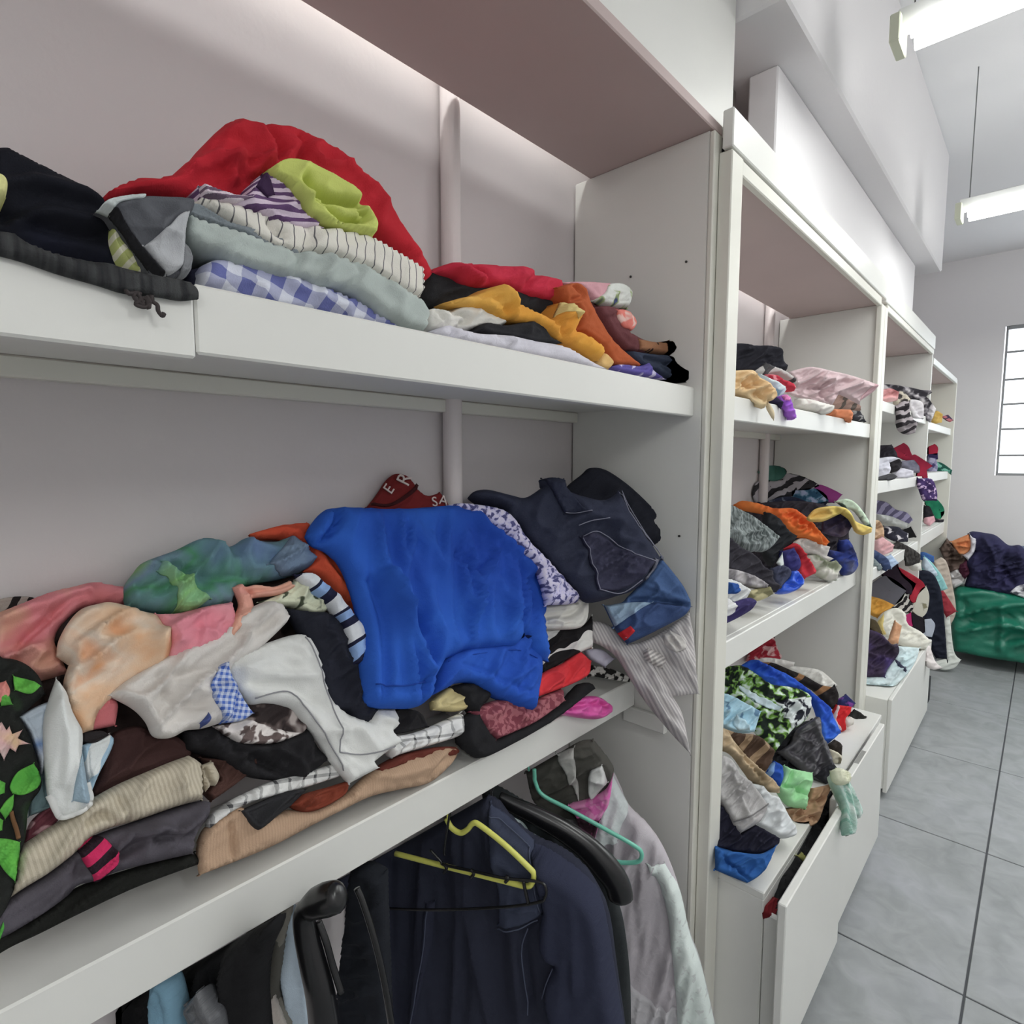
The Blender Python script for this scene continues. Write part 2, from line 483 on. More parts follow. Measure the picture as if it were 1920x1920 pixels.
# window: frame, muntins, frosted panes
win = struct(empty('window_1', (WX0, YF, WZ0)), 'grey steel window with bright frosted panes in far wall')
gl = NT('frosted_pane')
tr = gl.n('BsdfTranslucent'); tr.inputs[0].default_value = (0.95, 0.97, 1, 1)
tp = gl.n('BsdfTransparent'); tp.inputs[0].default_value = (0.93, 0.97, 0.98, 1)
mx = gl.n('MixShader'); mx.inputs[0].default_value = 0.6
gl.l(tr.outputs[0], mx.inputs[1]); gl.l(tp.outputs[0], mx.inputs[2])
gs = gl.n('BsdfGlossy'); gs.inputs['Roughness'].default_value = 0.2
m2 = gl.n('MixShader'); m2.inputs[0].default_value = 0.05
gl.l(mx.outputs[0], m2.inputs[1]); gl.l(gs.outputs[0], m2.inputs[2])
gl.l(m2.outputs[0], gl.t.nodes['Material Output'].inputs[0])
PANE = gl.m
fy0, fy1 = YF+0.004, YF+0.034
box('window_frame', (WX0+0.008, fy0, WZ0), (WX0+0.022, fy1, WZ1), METAL, win)
box('window_frame', (WX1-0.022, fy0, WZ0), (WX1, fy1, WZ1), METAL, win)
box('window_frame', (WX0+0.022, fy0, WZ1-0.028), (WX1-0.022, fy1, WZ1), METAL, win)
box('window_frame', (WX0+0.022, fy0, WZ0), (WX1-0.022, fy1, WZ0+0.02), METAL, win)
mz = []
for py in (713, 758, 805, 854):
    pass
zs_ = [float(at(u, v, 1, YF)[2]) for u, v in ((1879, 661), (1876.5, 712.5), (1872, 758.5), (1867, 805), (1862.5, 854))]
zs_ = sorted(zs_)
edges_ = [WZ0+0.02]+zs_+[WZ1-0.028]
for z in zs_:
    box('muntin', (WX0+0.022, fy0+0.004, z-0.008), (WX1-0.022, fy1-0.004, z+0.008), METAL, win)
for a, b in zip(edges_[:-1], edges_[1:]):
    for xa, xb in ((WX0+0.022, (WX0+WX1)/2-0.012), ((WX0+WX1)/2+0.012, WX1-0.022)):
        box('pane', (xa, fy0+0.013, a+0.012), (xb, fy0+0.017, b-0.012), PANE, win, bev=0)
box('muntin', ((WX0+WX1)/2-0.012, fy0+0.004, WZ0+0.02), ((WX0+WX1)/2+0.012, fy1-0.004, WZ1-0.028), METAL, win)
# floor tiles
TL = NT('grey_tile')
tc = TL.n('TexCoord'); oi = TL.n('ObjectInfo'); ad = TL.n('VectorMath', operation='ADD')
TL.l(tc.outputs['Object'], ad.inputs[0]); TL.l(oi.outputs['Location'], ad.inputs[1])
n1 = TL.n('TexNoise'); n1.inputs['Scale'].default_value = 2.6; n1.inputs['Detail'].default_value = 6; n1.inputs['Distortion'].default_value = 0.6; TL.l(ad.outputs[0], n1.inputs['Vector'])
n2 = TL.n('TexNoise'); n2.inputs['Scale'].default_value = 11; n2.inputs['Detail'].default_value = 4; n2.inputs['Distortion'].default_value = 1.0; TL.l(ad.outputs[0], n2.inputs['Vector'])
ca = TL.ramp(n1.outputs[0], [(0.3, lin((144, 147, 147))), (0.52, lin((157, 160, 161))), (0.72, lin((166, 168, 175)))])
cb = TL.ramp(n2.outputs[0], [(0.3, lin((128, 133, 132))), (0.7, lin((174, 176, 180)))])
TL.l(TL.mix(0.42, ca, cb), TL.b.inputs['Base Color'])
TL.b.inputs['Roughness'].default_value = 0.42; TL.b.inputs['Specular IOR Level'].default_value = 0.4
TILE = TL.m
GROUT = plain_mat('grout', (82, 84, 88), 0.9)
fl = struct(box('floor', (-0.12, YN-0.12, -0.1), (XR+0.12, YF+0.2, -0.004), GROUT, bev=0), 'grey stone look tiles with dark joints')
P_ = 0.826; gx = 0.885; gy = 0.735; g_ = 0.003
tme = None
for i in range(-2, 4):
    for j in range(-5, 6):
        x0, x1 = max(gx+i*P_, 0.0), min(gx+(i+1)*P_, XR); y0, y1 = max(gy+j*P_, YN), min(gy+(j+1)*P_, YF)
        if x1-x0 < 0.05 or y1-y0 < 0.05: continue
        box('tile', (x0+g_, y0+g_, -0.012), (x1-g_, y1-g_, 0.0), TILE, fl, bev=0.0015)
# beam, bulkhead, recess over the second unit
struct(box('trim_1', (0.0, 0.115, 2.555), (0.487, 2.62, CEIL), WALL, bev=0.006), 'white boxed beam under the ceiling above the shelving')
struct(box('trim_2', (0.325, 0.33, 2.31), (0.40, 2.40, 2.555), WALL, bev=0.004), 'white bulkhead wall between beam and shelf tops')
rec = struct(empty('window_2', (0.1, 0.22, 2.31)), 'dark barred opening above the shelving, beside the tall white panel')
box('recess_back', (0.19, 0.02, 2.31), (0.20, 0.62, 2.555), DARKW, rec)
box('recess_end', (0.201, 0.60, 2.31), (0.324, 0.62, 2.555), DARKW, rec)
for k in range(6):
    box('bar', (0.225, 0.12+k*0.06, 2.31), (0.24, 0.135+k*0.06, 2.54), plain_mat('bar_iron', (70, 70, 68), 0.7), rec)
rr = random.Random(3)
for k in range(7):
    y = 0.12+k*0.035
    box('broken_edge', (0.245+rr.uniform(0, .01), y, 2.505+rr.uniform(-.014, .012)), (0.283+rr.uniform(-.008, 0), y+0.033, 2.5545), ROUGH, rec, bev=0.008)
# corner pipe on the wall behind the first two units
PIPE = plain_mat('painted_pipe', (230, 222, 221), 0.5)
for nm, y, z1 in (('trim_3', -0.452, 2.9), ('trim_4', 1.42, 2.9)):
    th = np.linspace(0, 2*math.pi, 21)[:-1]
    Vp = [(0.022+0.021*math.cos(a), y+0.021*math.sin(a), z) for z in (0.0, z1) for a in th]
    Fp = [(i, (i+1) % 20, 20+(i+1) % 20, 20+i) for i in range(20)]+[tuple(range(20))[::-1], tuple(range(20, 40))]
    struct(mesh_obj(nm, Vp, Fp, PIPE, smooth=True), 'white painted pipe running up the wall')
# fluorescent fittings across the aisle
GLOW = plain_mat('lit_tube', (255, 255, 252), 0.5, emit=11.0)
HOUS = plain_mat('lamp_housing', (226, 228, 226), 0.45)
CAPM = plain_mat('lamp_end_cap', (206, 210, 190), 0.6)
WIRE = plain_mat('grey_wire', (120, 122, 122), 0.6)
names = ['fluorescent ceiling light nearest the white panel, cut by the top edge', 'fluorescent ceiling light farther down the aisle, before the window wall', 'fluorescent ceiling light over the aisle beside the camera', 'fluorescent ceiling light at the rear of the room', 'unseen light added to brighten the far wall']
for i, (x, y, z, _w) in enumerate(LIGHTS):
    o = empty('ceiling_light', (x+0.6, y, z))
    tag(o, names[i], 'lamp', 'fluorescent lights hung across the aisle')
    box('housing', (x, y-0.024, z-0.012), (x+1.2, y+0.024, z+0.03), HOUS, o)
    for s in (-1, 1):
        tube('lamp_tube', [(x+0.03, y+s*0.028, z-0.035), (x+0.6, y+s*0.028, z-0.035), (x+1.17, y+s*0.028, z-0.035)], 0.016, GLOW, o, 10)
    for xe in (x-0.012, x+1.19):
        box('end_cap', (xe, y-0.046, z-0.052), (xe+0.022, y+0.046, z+0.012), CAPM, o)
    for xe in (x+0.03, x+1.17):
        tube('suspension_wire', [(xe, y, z+0.03), (xe, y, (z+CEIL)/2), (xe, y, CEIL)], 0.002, WIRE, o, 6)

# ================================================================ shelving units
NAILM = plain_mat('nail_dark', (50, 48, 46), 0.6)
def nail(p, x, z, y=-0.001):
    tube('nail', [(x, y-0.0015, z), (x, y, z), (x, y+0.004, z)], 0.0028, NAILM, p, 8)
u1 = empty('shelving_unit', (0.19, -1.0, 0)); tag(u1, 'nearest white shelving unit with two laden shelves and a clothes rail', 'shelving')
Y0 = -2.3
box('side_panel', (0.004, 0.0, 0), (0.375, 0.02, 2.272), BOARD, u1)
box('side_panel', (0.004, Y0, 0), (0.375, Y0+0.02, 2.272), BOARD, u1)
box('edge_batten', (0.3755, -0.002, 0), (0.388, 0.036, 2.268), EDGE, u1)
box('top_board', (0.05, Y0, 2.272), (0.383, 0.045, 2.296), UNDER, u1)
struct(box('trim_5', (0.360, Y0, 2.297), (0.378, 0.111, CEIL), BOARD), 'tall white panel closing the space above the nearest shelving unit')
sh = box('shelf', (0.024, Y0+0.021, 1.672), (0.338, -0.001, 1.706), BOARD, u1)
fa = box('fascia', (0.338, -1.071, 1.645), (0.356, -0.001, 1.712), BOARD, sh)
fb = box('fascia', (0.338, Y0+0.021, 1.640), (0.3585, -1.0725, 1.704), BOARD, sh)
box('cleat', (0.001, Y0+0.021, 1.645), (0.024, -0.001, 1.672), EDGE, sh)
sh2 = box('shelf', (0.046, Y0+0.021, 0.955), (0.215, -0.001, 0.978), BOARD, u1)
box('fascia', (0.197, Y0+0.021, 0.906), (0.2165, -0.001, 0.9785), BOARD, sh2)
box('cleat', (0.19, -0.016, 0.862), (0.31, -0.0005, 0.903), BOARD, sh2)
box('cleat', (0.001, Y0+0.021, 0.93), (0.046, -0.001, 0.976), BOARD, sh2)
tube('clothes_rail', [(0.165, Y0+0.021, 0.89), (0.165, -1, 0.89), (0.165, -0.0005, 0.89)], 0.01, plain_mat('steel_rail', (150, 150, 150), 0.35, 0.8), u1, 10)
for u, v in ((1287, 491), (1183, 519), (1274, 1005), (1253, 1365)):
    q = at(u, v, 1, 0.0); nail(u1, q[0], q[2])

u2 = empty('shelving_unit', (0.2, 0.8, 0)); tag(u2, 'second white shelving unit, with the pulled-open drawer at its base', 'shelving')
box('side_panel', (0.004, 0.038, 0), (0.40, 0.058, 2.20), BOARD, u2)
box('side_panel', (0.004, 1.60, 0), (0.40, 1.62, 2.20), BOARD, u2)
box('stile', (0.389, 0.018, 0), (0.42, 0.080, 2.225), EDGE, u2)
box('stile', (0.40, 1.575, 0), (0.42, 1.64, 2.20), EDGE, u2)
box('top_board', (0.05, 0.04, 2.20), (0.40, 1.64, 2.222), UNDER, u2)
box('top_fascia', (0.398, 0.012, 2.228), (0.423, 1.645, 2.309), BOARD, u2)
box('top_batten', (0.40, 0.0805, 2.19), (0.418, 1.574, 2.224), EDGE, u2)
sh = box('shelf', (0.03, 0.06, 1.665), (0.385, 1.599, 1.697), BOARD, u2)
box('fascia', (0.385, 0.081, 1.640), (0.402, 1.574, 1.699), BOARD, sh)
box('cleat', (0.001, 0.06, 1.64), (0.03, 1.599, 1.665), EDGE, sh)
sh = box('shelf', (0.004, 0.06, 1.03), (0.36, 1.599, 1.068), BOARD, u2)
box('fascia', (0.36, 0.059, 0.995), (0.378, 1.599, 1.0685), BOARD, sh)
q = at(1560, 690, 1, 1.6)
box('cleat', (0.10, 1.588, 1.83), (0.34, 1.599, 1.862), BOARD, u2)
cb_ = box('cabinet', (0.02, 0.084, 0.05), (0.53, 1.40, 0.484), BOARD, u2)
box('cabinet_top', (0.01, 0.083, 0.4845), (0.531, 1.42, 0.504), BOARD, cb_)
dr = box('drawer', (0.5765, 0.035, 0.115), (0.596, 0.545, 0.535), BOARD, u2)
box('drawer_side', (0.531, 0.087, 0.12), (0.5762, 0.103, 0.452), BOARD, dr)
dr2 = box('drawer', (0.553, 0.556, 0.085), (0.572, 1.24, 0.540), BOARD, u2)
STK = plain_mat('paper_label', (150, 150, 146), 0.7)
INK = plain_mat('label_ink', (120, 120, 120), 0.8)
lb = box('paper_label', (0.556, 0.84, 0.5402), (0.569, 0.95, 0.5408), STK, dr2, bev=0)
box('cleat', (0.06, 0.59, 0.0), (0.50, 1.36, 0.05), DARKW, u2)  # dark block, coloured as the shadow gap below the drawers

u3 = empty('shelving_unit', (0.2, 2.3, 0)); tag(u3, 'third white shelving unit, with closed white cabinet front below heaped clothes', 'shelving')
box('side_panel', (0.004, 1.645, 0), (0.40, 1.665, 2.20), BOARD, u3)
box('side_panel', (0.004, 3.06, 0), (0.415, 3.08, 2.20), BOARD, u3)
box('stile', (0.40, 1.642, 0), (0.42, 1.70, 2.20), EDGE, u3)
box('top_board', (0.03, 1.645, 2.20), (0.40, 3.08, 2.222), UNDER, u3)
box('top_fascia', (0.398, 1.655, 2.222), (0.42, 3.095, 2.300), BOARD, u3)
box('top_batten', (0.40, 1.701, 2.19), (0.418, 3.079, 2.218), EDGE, u3)
for z0, z1, ya, yb in ((1.768, 1.815, 1.666, 3.058), (1.392, 1.448, 1.666, 3.058), (0.985, 1.042, 1.666, 3.058)):
    sh = box('shelf', (0.004, ya, z1-0.03), (0.385, yb, z1), BOARD, u3)
    box('fascia', (0.385, ya, z0), (0.402, yb, z1+0.0005), BOARD, sh)
c3 = box('cabinet', (0.02, 1.70, 0.05), (0.505, 2.90, 0.47), BOARD, u3)
box('cabinet_door', (0.5055, 1.70, 0.035), (0.522, 2.90, 0.475), BOARD, c3)
box('shadow_plinth', (0.05, 1.75, 0.0), (0.48, 2.86, 0.05), DARKW, u3)  # dark colour stands in for the shadow under this cabinet

u4 = empty('shelving_unit', (0.2, 3.7, 0)); tag(u4, 'farthest white shelving unit, with hanging clothes at its base beside the green bag', 'shelving')
box('side_panel', (0.004, 3.085, 0), (0.40, 3.105, 2.14), BOARD, u4)
box('side_panel', (0.004, 4.30, 0), (0.42, 4.325, 2.165), EDGE, u4)
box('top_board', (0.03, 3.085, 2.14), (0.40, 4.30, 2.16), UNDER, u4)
box('top_fascia', (0.40, 3.085, 2.135), (0.42, 4.30, 2.172), BOARD, u4)
for z0, z1 in ((1.742, 1.79), (1.405, 1.463), (0.985, 1.07)):
    sh = box('shelf', (0.004, 3.106, z1-0.03), (0.385, 4.299, z1), BOARD, u4)
    box('fascia', (0.385, 3.106, z0), (0.402, 4.299, z1+0.0005), BOARD, sh)
tube('clothes_rail', [(0.2, 3.1, 0.93), (0.2, 3.7, 0.93), (0.2, 4.3, 0.93)], 0.011, plain_mat('steel_rail', (150, 150, 150), 0.35, 0.8), u4, 10)
# unseen lights added above the first two units to brighten the wall behind the top boards
for y0, y1, nm in ((-2.1, -0.05, 'first'), (0.4, 1.55, 'second')):
    o = empty('added_strip_light', (0.05, (y0+y1)/2, 2.5)); tag(o, 'unseen added light for the wall strip above the %s shelving unit' % nm, 'lamp')
    box('housing', (0.0005, y0, 2.51), (0.12, y1, 2.545), HOUS, o)
    tube('lamp_tube', [(0.14, y0, 2.525), (0.14, (y0+y1)/2, 2.525), (0.14, y1, 2.525)], 0.013, GLOW, o, 8)
# ================================================================ clothes
ZA = Zone(0.290, 1.7065, 82, xf=0.356, zs=1.7125, ymax=-0.002, back=0.11, horiz=True)
TOP = 'nearest upper shelf'
G1 = 'clothes heaped on the nearest upper shelf'
def A(off, name, label, cat, reg, pts, mat, **kw):
    kw.setdefault('group', G1); kw['wr'] = kw.get('wr', .006)*.7; return I(ZA, off, name, label, cat, reg, pts, mat, **kw)
BLK = (30, 30, 34); NAVY = (30, 33, 55)
A(-.02, 'jacket', 'dark navy jacket slumped at the left end of the nearest upper shelf', 'jacket', 'R1',
  '-60,235 30,228 70,245 200,310 330,375 440,440 515,500 565,560 600,640 650,760 700,850 640,862 430,820 300,790 150,770 -60,700', ('n', (14, 15, 22), (18, 20, 30), (30, 34, 58), 3.0), T=.03, r=40,
  ridges=[('-30,470 150,440 330,480 500,520', .012, 40), ('60,640 220,600 400,640 560,650', .012, 35), ('-20,600 300,690 500,720', -.01, 30)])
A(.035, 'pompom', 'pale yellow knitted tip at the left edge above the navy jacket', 'hat', 'R1', '-40,360 -5,362 25,380 38,415 28,468 -40,480', ('p', (228, 226, 150)), T=.02)
A(.045, 'apron', 'charcoal cloth with frayed end hanging over the nearest upper shelf edge', 'cloth', 'R1',
  '-60,640 60,650 150,705 300,765 430,795 560,805 680,850 800,870 930,890 1000,920 1022,955 1020,988 930,996 820,978 640,958 500,915 300,858 100,790 -60,750', ('m', (38, 39, 41), (62, 63, 64), 120, 20), T=.010, r=10, back=.012, wr=.003, ax=.364)
_o = _last[0]
for _k, _s in enumerate(('690,962 680,985 700,1010 730,1030 720,1000 745,1000 755,1045 760,1010', '770,980 775,1010 800,1030 805,1060 825,1085 835,1070', '700,970 715,1000 690,1025 735,1040 760,1020 745,985', '640,956 655,972 690,968 720,975')):
    tube('frayed_thread', on_frame(_o, 'R1', _s, .04), 0.0020, fabric(('p', (62, 56, 56))), _o, 5)
A(.005, 'sock', 'lime and cream cloth end poking out beside the grey patchwork fabric', 'sock', 'R1', '560,640 590,648 640,725 740,788 745,865 690,860 610,795 568,720', ('s', (176, 184, 110), (214, 212, 190), .012, 40, .4), T=.02)
A(-.055, 'sweatshirt', 'crumpled red sweatshirt on top of the folded stack, upper shelf', 'sweatshirt', 'P',
  '190,373 204,364 248,346 310,340 328,324 365,298 386,269 408,246 434,238 459,243 510,246 547,253 583,269 627,298 667,335 702,360 740,420 775,475 800,515 808,540 803,556 787,558 760,525 735,490 690,455 640,430 560,415 520,405 480,410 440,402 340,392 300,388 240,382 195,382', ('n', (160, 10, 28), (182, 14, 36), (192, 20, 44), 5.0), T=.055, r=34, back=.15, wr=.010, wl=(.10, .04),
  ridges=[('478,250 492,270 506,300 500,320', -.016, 8), ('545,275 552,290 545,315', -.014, 7), ('339,335 375,320 410,330 415,365', .018, 10), ('400,250 390,290 350,320', -.012, 9), ('420,320 440,345 470,335 490,310', .014, 10), ('610,300 640,330 680,370', .008, 9), ('200,374 260,358 318,350', -.008, 6)])
A(.010, 'towel', 'folded lime green towel tucked under the red sweatshirt', 'towel', 'R1',
  '1385,320 1450,288 1530,295 1640,335 1780,410 1840,460 1850,500 1900,560 1922,625 1915,672 1850,655 1760,625 1690,605 1590,575 1550,535 1500,465 1450,400 1400,372', ('p', (192, 201, 98)), T=.03, r=15, back=.14,
  ridges=[('1550,395 1590,440 1650,475 1740,500 1835,515', -.030, 22), ('1590,505 1650,530 1740,590 1840,600 1862,575 1830,560', -.026, 16), ('1480,430 1560,500 1620,510', .012, 20)])
A(.006, 'striped_shirt', 'purple and white striped shirt folded on the stack, under red sweatshirt', 'shirt', 'R1',
  '1018,415 1060,428 1200,478 1270,455 1295,400 1350,350 1440,400 1500,470 1560,560 1660,620 1560,625 1450,610 1300,550 1180,520 1030,475', ('s', (92, 64, 104), (196, 178, 196), .010, 75, .5), T=.02, r=10, back=.12)
PT(.018, 'collar_opening', 'R1', '1290,440 1345,352 1375,400 1392,470 1350,492', ('p', (56, 34, 66)), label='dark purple inside of the striped shirt')
PT(.019, 'cuff', 'R1', '1018,412 1060,430 1200,480 1260,500 1180,515 1030,470', ('s', (110, 90, 110), (205, 190, 200), .006, 80, .5))
A(-.004, 'pinstripe_shirt', 'off-white shirt with thin dark stripes folded under the lime towel', 'shirt', 'P',
  '352,378 386,380 437,393 488,408 532,422 583,428 638,436 693,450 740,477 775,497 789,516 788,556 775,560 740,548 700,518 640,492 583,478 540,478 500,468 450,440 400,408', ('s', (98, 96, 98), (206, 202, 193), .014, 2, .9), T=.03, r=15, back=.13, wr=.003,
  ridges=[('495,425 505,440 520,450', -.014, 7), ('560,425 575,450 560,470', -.008, 8)])
A(.002, 'grey_shirt', 'slate grey cloth layer showing between pinstripe shirt and mint sweater', 'shirt', 'R1',
  '962,505 1040,522 1180,602 1350,652 1480,702 1540,770 1440,760 1250,675 1050,600 950,565', ('p', (120, 128, 134)), T=.016, r=9, back=.15)
A(.022, 'sweater', 'rolled pale mint grey sweater along the front of the stack', 'sweater', 'P',
  '343,418 352,408 365,417 419,433 474,452 540,472 602,481 656,492 700,517 750,545 788,570 797,592 793,624 765,622 720,602 690,577 640,547 600,542 560,527 520,522 470,507 420,492 370,472 344,448', ('p', (168, 178, 174)), T=.034, r=20, back=.16, wr=.006,
  ridges=[('540,475 552,495 535,515', -.012, 8), ('600,485 612,505 596,525', .010, 8), ('650,495 660,520 645,540', -.009, 8), ('720,545 740,570 730,595', .008, 9)])
A(.030, 'patchwork_cloth', 'dark grey patchwork cloth with a light grey panel, left end of stack', 'cloth', 'R1',
  '500,535 550,500 700,478 960,488 990,530 960,580 940,700 975,800 960,870 900,890 830,892 780,865 700,745 620,625 560,565', ('p', (86, 88, 94)), T=.024, r=18, back=.12,
  ridges=[('700,560 800,640 900,560', .008, 40)])
_o = _last[0]
PT(.020, 'light_panel', 'R1', '958,565 940,640 925,720 918,835 870,880 830,888 722,745 830,665 890,600', ('p', (168, 170, 174)), label='light grey panel', r=10)
PT(.018, 'pale_corner', 'R1', '500,538 545,500 640,484 735,482 700,520 600,530 560,566', ('p', (196, 204, 204)), label='pale corner')
PT(.022, 'zip_band', 'R1', '552,560 585,560 640,640 740,780 835,882 800,884 700,760 620,640', ('p', (34, 34, 38)), label='black zip band')
PT(.014, 'rolled_hem', 'R1', '915,730 965,770 980,830 950,880 905,888', ('p', (122, 124, 128)))
A(.012, 'checked_shirt', 'blue and white checked shirt at the bottom of the left stack', 'shirt', 'P',
  '366,512 386,495 437,497 510,510 569,528 620,548 660,565 700,590 735,610 745,624 700,616 640,604 560,588 480,572 400,557 370,540', ('q', (204, 207, 220), (94, 100, 156), .030, 20, .5), T=.028, r=16, back=.15,
  ridges=[('540,540 580,560 640,585', .010, 10)])
A(-.002, 'dark_vest', 'navy knit end beside the checked shirt above the charcoal cloth', 'vest', 'R1', '950,850 1020,835 1065,900 1110,965 1030,968 960,920', ('p', (40, 42, 62)), T=.02)
A(.004, 'slate_blouse', 'slate blue blouse edge squeezed beneath the mint sweater', 'blouse', 'P', '625,545 690,572 740,600 790,625 745,628 690,608 645,588', ('p', (92, 98, 122)), T=.02)
# right-hand heap
A(-.035, 'black_trousers', 'black trousers lying behind the mustard blouse on the upper shelf', 'trousers', 'R2',
  '480,430 535,285 570,300 640,315 720,360 850,370 1000,390 1190,440 1200,515 1130,530 1000,520 900,485 700,490 600,500 510,490', ('p', (32, 32, 35)), T=.03, r=22, back=.12)
A(-.020, 'crimson_shirt', 'crimson shirt folded on top of the right heap, upper shelf', 'shirt', 'R2',
  '560,292 620,258 690,252 860,265 1020,275 1070,310 1130,325 1185,338 1198,400 1182,444 1060,428 990,398 880,372 720,375 655,335 600,318', ('p', (192, 28, 60)), T=.035, r=24, back=.14, wr=.008,
  ridges=[('700,262 760,300 800,355', -.018, 14), ('1060,320 1020,350 995,395', -.016, 14), ('620,280 720,330 790,360', .014, 16)])
A(.020, 'mustard_blouse', 'crumpled mustard yellow blouse with a knot on the upper shelf', 'blouse', 'R2',
  '648,446 700,424 780,410 860,370 890,368 940,420 1000,465 1100,520 1150,545 1180,495 1210,450 1270,490 1285,530 1262,590 1330,620 1400,670 1408,712 1390,738 1300,690 1200,645 1120,602 1060,566 960,546 900,528 800,485 700,465', ('n', (196, 128, 22), (218, 154, 36), (226, 176, 78), 6.0), T=.03, r=18, wr=.009, wl=(.07, .03),
  ridges=[('870,380 930,450 940,530', .016, 14), ('1150,545 1190,600 1200,640', -.014, 12), ('1170,530 1270,520', .012, 14), ('780,420 850,440 920,510', -.010, 14)])
_o = _last[0]
PT(.012, 'peach_lining', 'R2', '1165,520 1200,450 1225,450 1280,500 1250,540 1190,510', ('p', (214, 192, 120)), label='pale yellow lining')
A(.014, 'peach_strap', 'small peach strap loop by the lilac shirt at the shelf edge', 'strap', 'R2', '1396,700 1430,708 1462,750 1442,778 1408,772 1385,745', ('p', (226, 184, 112)), T=.014)
A(.006, 'white_towel', 'crumpled off-white towel in front of the black trousers', 'towel', 'R2',
  '510,495 560,480 640,500 700,468 800,490 930,550 860,580 790,575 730,590 660,580 600,604 530,590 512,545', ('p', (212, 210, 203)), T=.03, r=20, wr=.009,
  ridges=[('640,505 690,520 710,550 680,560', -.018, 14), ('560,500 590,560 580,590', -.012, 14)])
A(.022, 'waist_scarf', 'black scarf lying across the lilac white shirt', 'sash', 'R2', '768,592 820,550 930,560 1050,540 1110,570 1150,622 1210,648 1150,652 1050,646 950,626 850,610', ('p', (36, 36, 40)), T=.018, r=14)
A(.030, 'lilac_shirt', 'lilac white shirt spread along the upper shelf front edge', 'shirt', 'R2',
  '565,592 640,560 700,580 800,602 950,612 1080,640 1200,660 1290,700 1360,742 1430,776 1300,762 1100,722 900,688 740,660 620,632', ('p', (203, 201, 212)), T=.016, r=14, wr=.006,
  ridges=[('640,562 650,600 640,625', -.012, 10), ('920,620 950,650', .010, 12)])
A(.008, 'rust_trousers', 'rust orange trousers sloping down beside the mustard blouse', 'trousers', 'R2',
  '1188,372 1260,350 1310,380 1350,480 1400,560 1450,640 1540,720 1605,768 1520,765 1450,755 1400,680 1330,622 1262,592 1285,530 1270,480 1212,442', ('p', (172, 80, 34)), T=.03, r=20,
  ridges=[('1250,370 1290,420 1240,440', -.014, 12)])
A(-.030, 'pink_print_blouse', 'pink and white printed top at the back right of the upper shelf', 'top', 'R2',
  '1185,345 1320,343 1430,350 1500,358 1547,400 1530,475 1420,472 1360,440 1310,385 1250,352', ('p', (226, 168, 178)), T=.02, back=.08)
PT(.012, 'white_print_panel', 'R2', '1430,362 1500,358 1547,400 1530,475 1420,472 1355,440 1400,405', ('k', (222, 226, 220), (150, 168, 110), (60, 70, 110), 26, .58), label='white printed panel')
A(-.010, 'maroon_scarf', 'maroon and leopard patterned scarf at the right of the upper shelf', 'scarf', 'R2',
  '1365,470 1440,468 1530,508 1560,560 1540,600 1620,640 1700,650 1740,640 1762,680 1742,712 1640,708 1540,695 1475,645 1415,560', ('p', (104, 58, 62)), T=.03, r=20)
PT(.020, 'coral_patch', 'R2', '1445,500 1500,493 1562,548 1535,595 1480,582', ('k', (222, 120, 108), (240, 200, 190), 30, .6), label='coral patch')
PT(.024, 'leopard_end', 'R2', '1560,640 1640,650 1740,638 1764,680 1742,714 1640,706 1570,690', ('v', (140, 96, 66), (42, 28, 24), 45, .22), label='leopard print end')
A(-.004, 'denim_shorts', 'dark denim shorts rolled at the right end of the upper shelf', 'shorts', 'R2',
  '1540,690 1640,705 1740,715 1762,750 1830,790 1828,842 1740,834 1660,800 1590,768 1545,725', ('d', (42, 50, 68)), T=.03, r=16,
  ridges=[('1600,730 1700,760 1800,800', -.014, 12)])
A(.012, 'purple_scarf', 'purple scarf bunched at the right corner of the shelf edge', 'scarf', 'R2', '1458,768 1500,755 1600,765 1640,748 1662,790 1725,828 1640,818 1480,788', ('k', (88, 78, 152), (196, 190, 220), 30, .6), T=.016, r=10)
ZB = Zone(0.214, 0.984, 66, xf=0.217, zs=0.9795, ymax=-0.003, back=0.028)
G2 = 'clothes heaped on the nearest middle shelf'
def Bm(off, name, label, cat, reg, pts, mat, **kw):
    kw.setdefault('group', G2); return I(ZB, off, name, label, cat, reg, pts, mat, **kw)
Bm(-.035, 'brown_blanket', 'dark brown blanket mostly buried at the back of the middle heap', 'blanket', 'P', '20,1200 120,1150 300,1110 480,1090 640,1060 690,1200 700,1330 560,1400 300,1480 60,1480 20,1400', ('p', (58, 46, 44)), T=.02)
Bm(-.03, 'patterned_wrap', 'black and white patterned wrap at the back left of middle shelf', 'wrap', 'R3', '-40,760 60,740 165,742 200,775 120,830 -40,850', ('w', (34, 30, 30), (150, 140, 132), 60, 30), T=.02)
Bm(-.012, 'tie_dye_shirt', 'pink tie-dyed shirt lying along the back left of middle shelf', 'shirt', 'R3',
   '-50,835 100,778 250,718 370,688 480,663 560,676 660,690 660,780 560,780 420,795 320,880 280,960 310,1040 350,1130 200,1170 60,1190 -50,1200', ('n', (188, 96, 98), (214, 128, 136), (206, 152, 130), (220, 140, 140), 8.0), T=.04, r=40, wr=.010,
   ridges=[('0,880 150,820 300,770 440,700', .012, 28), ('60,1100 120,980 230,880', -.014, 22), ('400,700 470,670 480,690', -.012, 16), ('270,850 360,760 440,740', -.012, 22)])
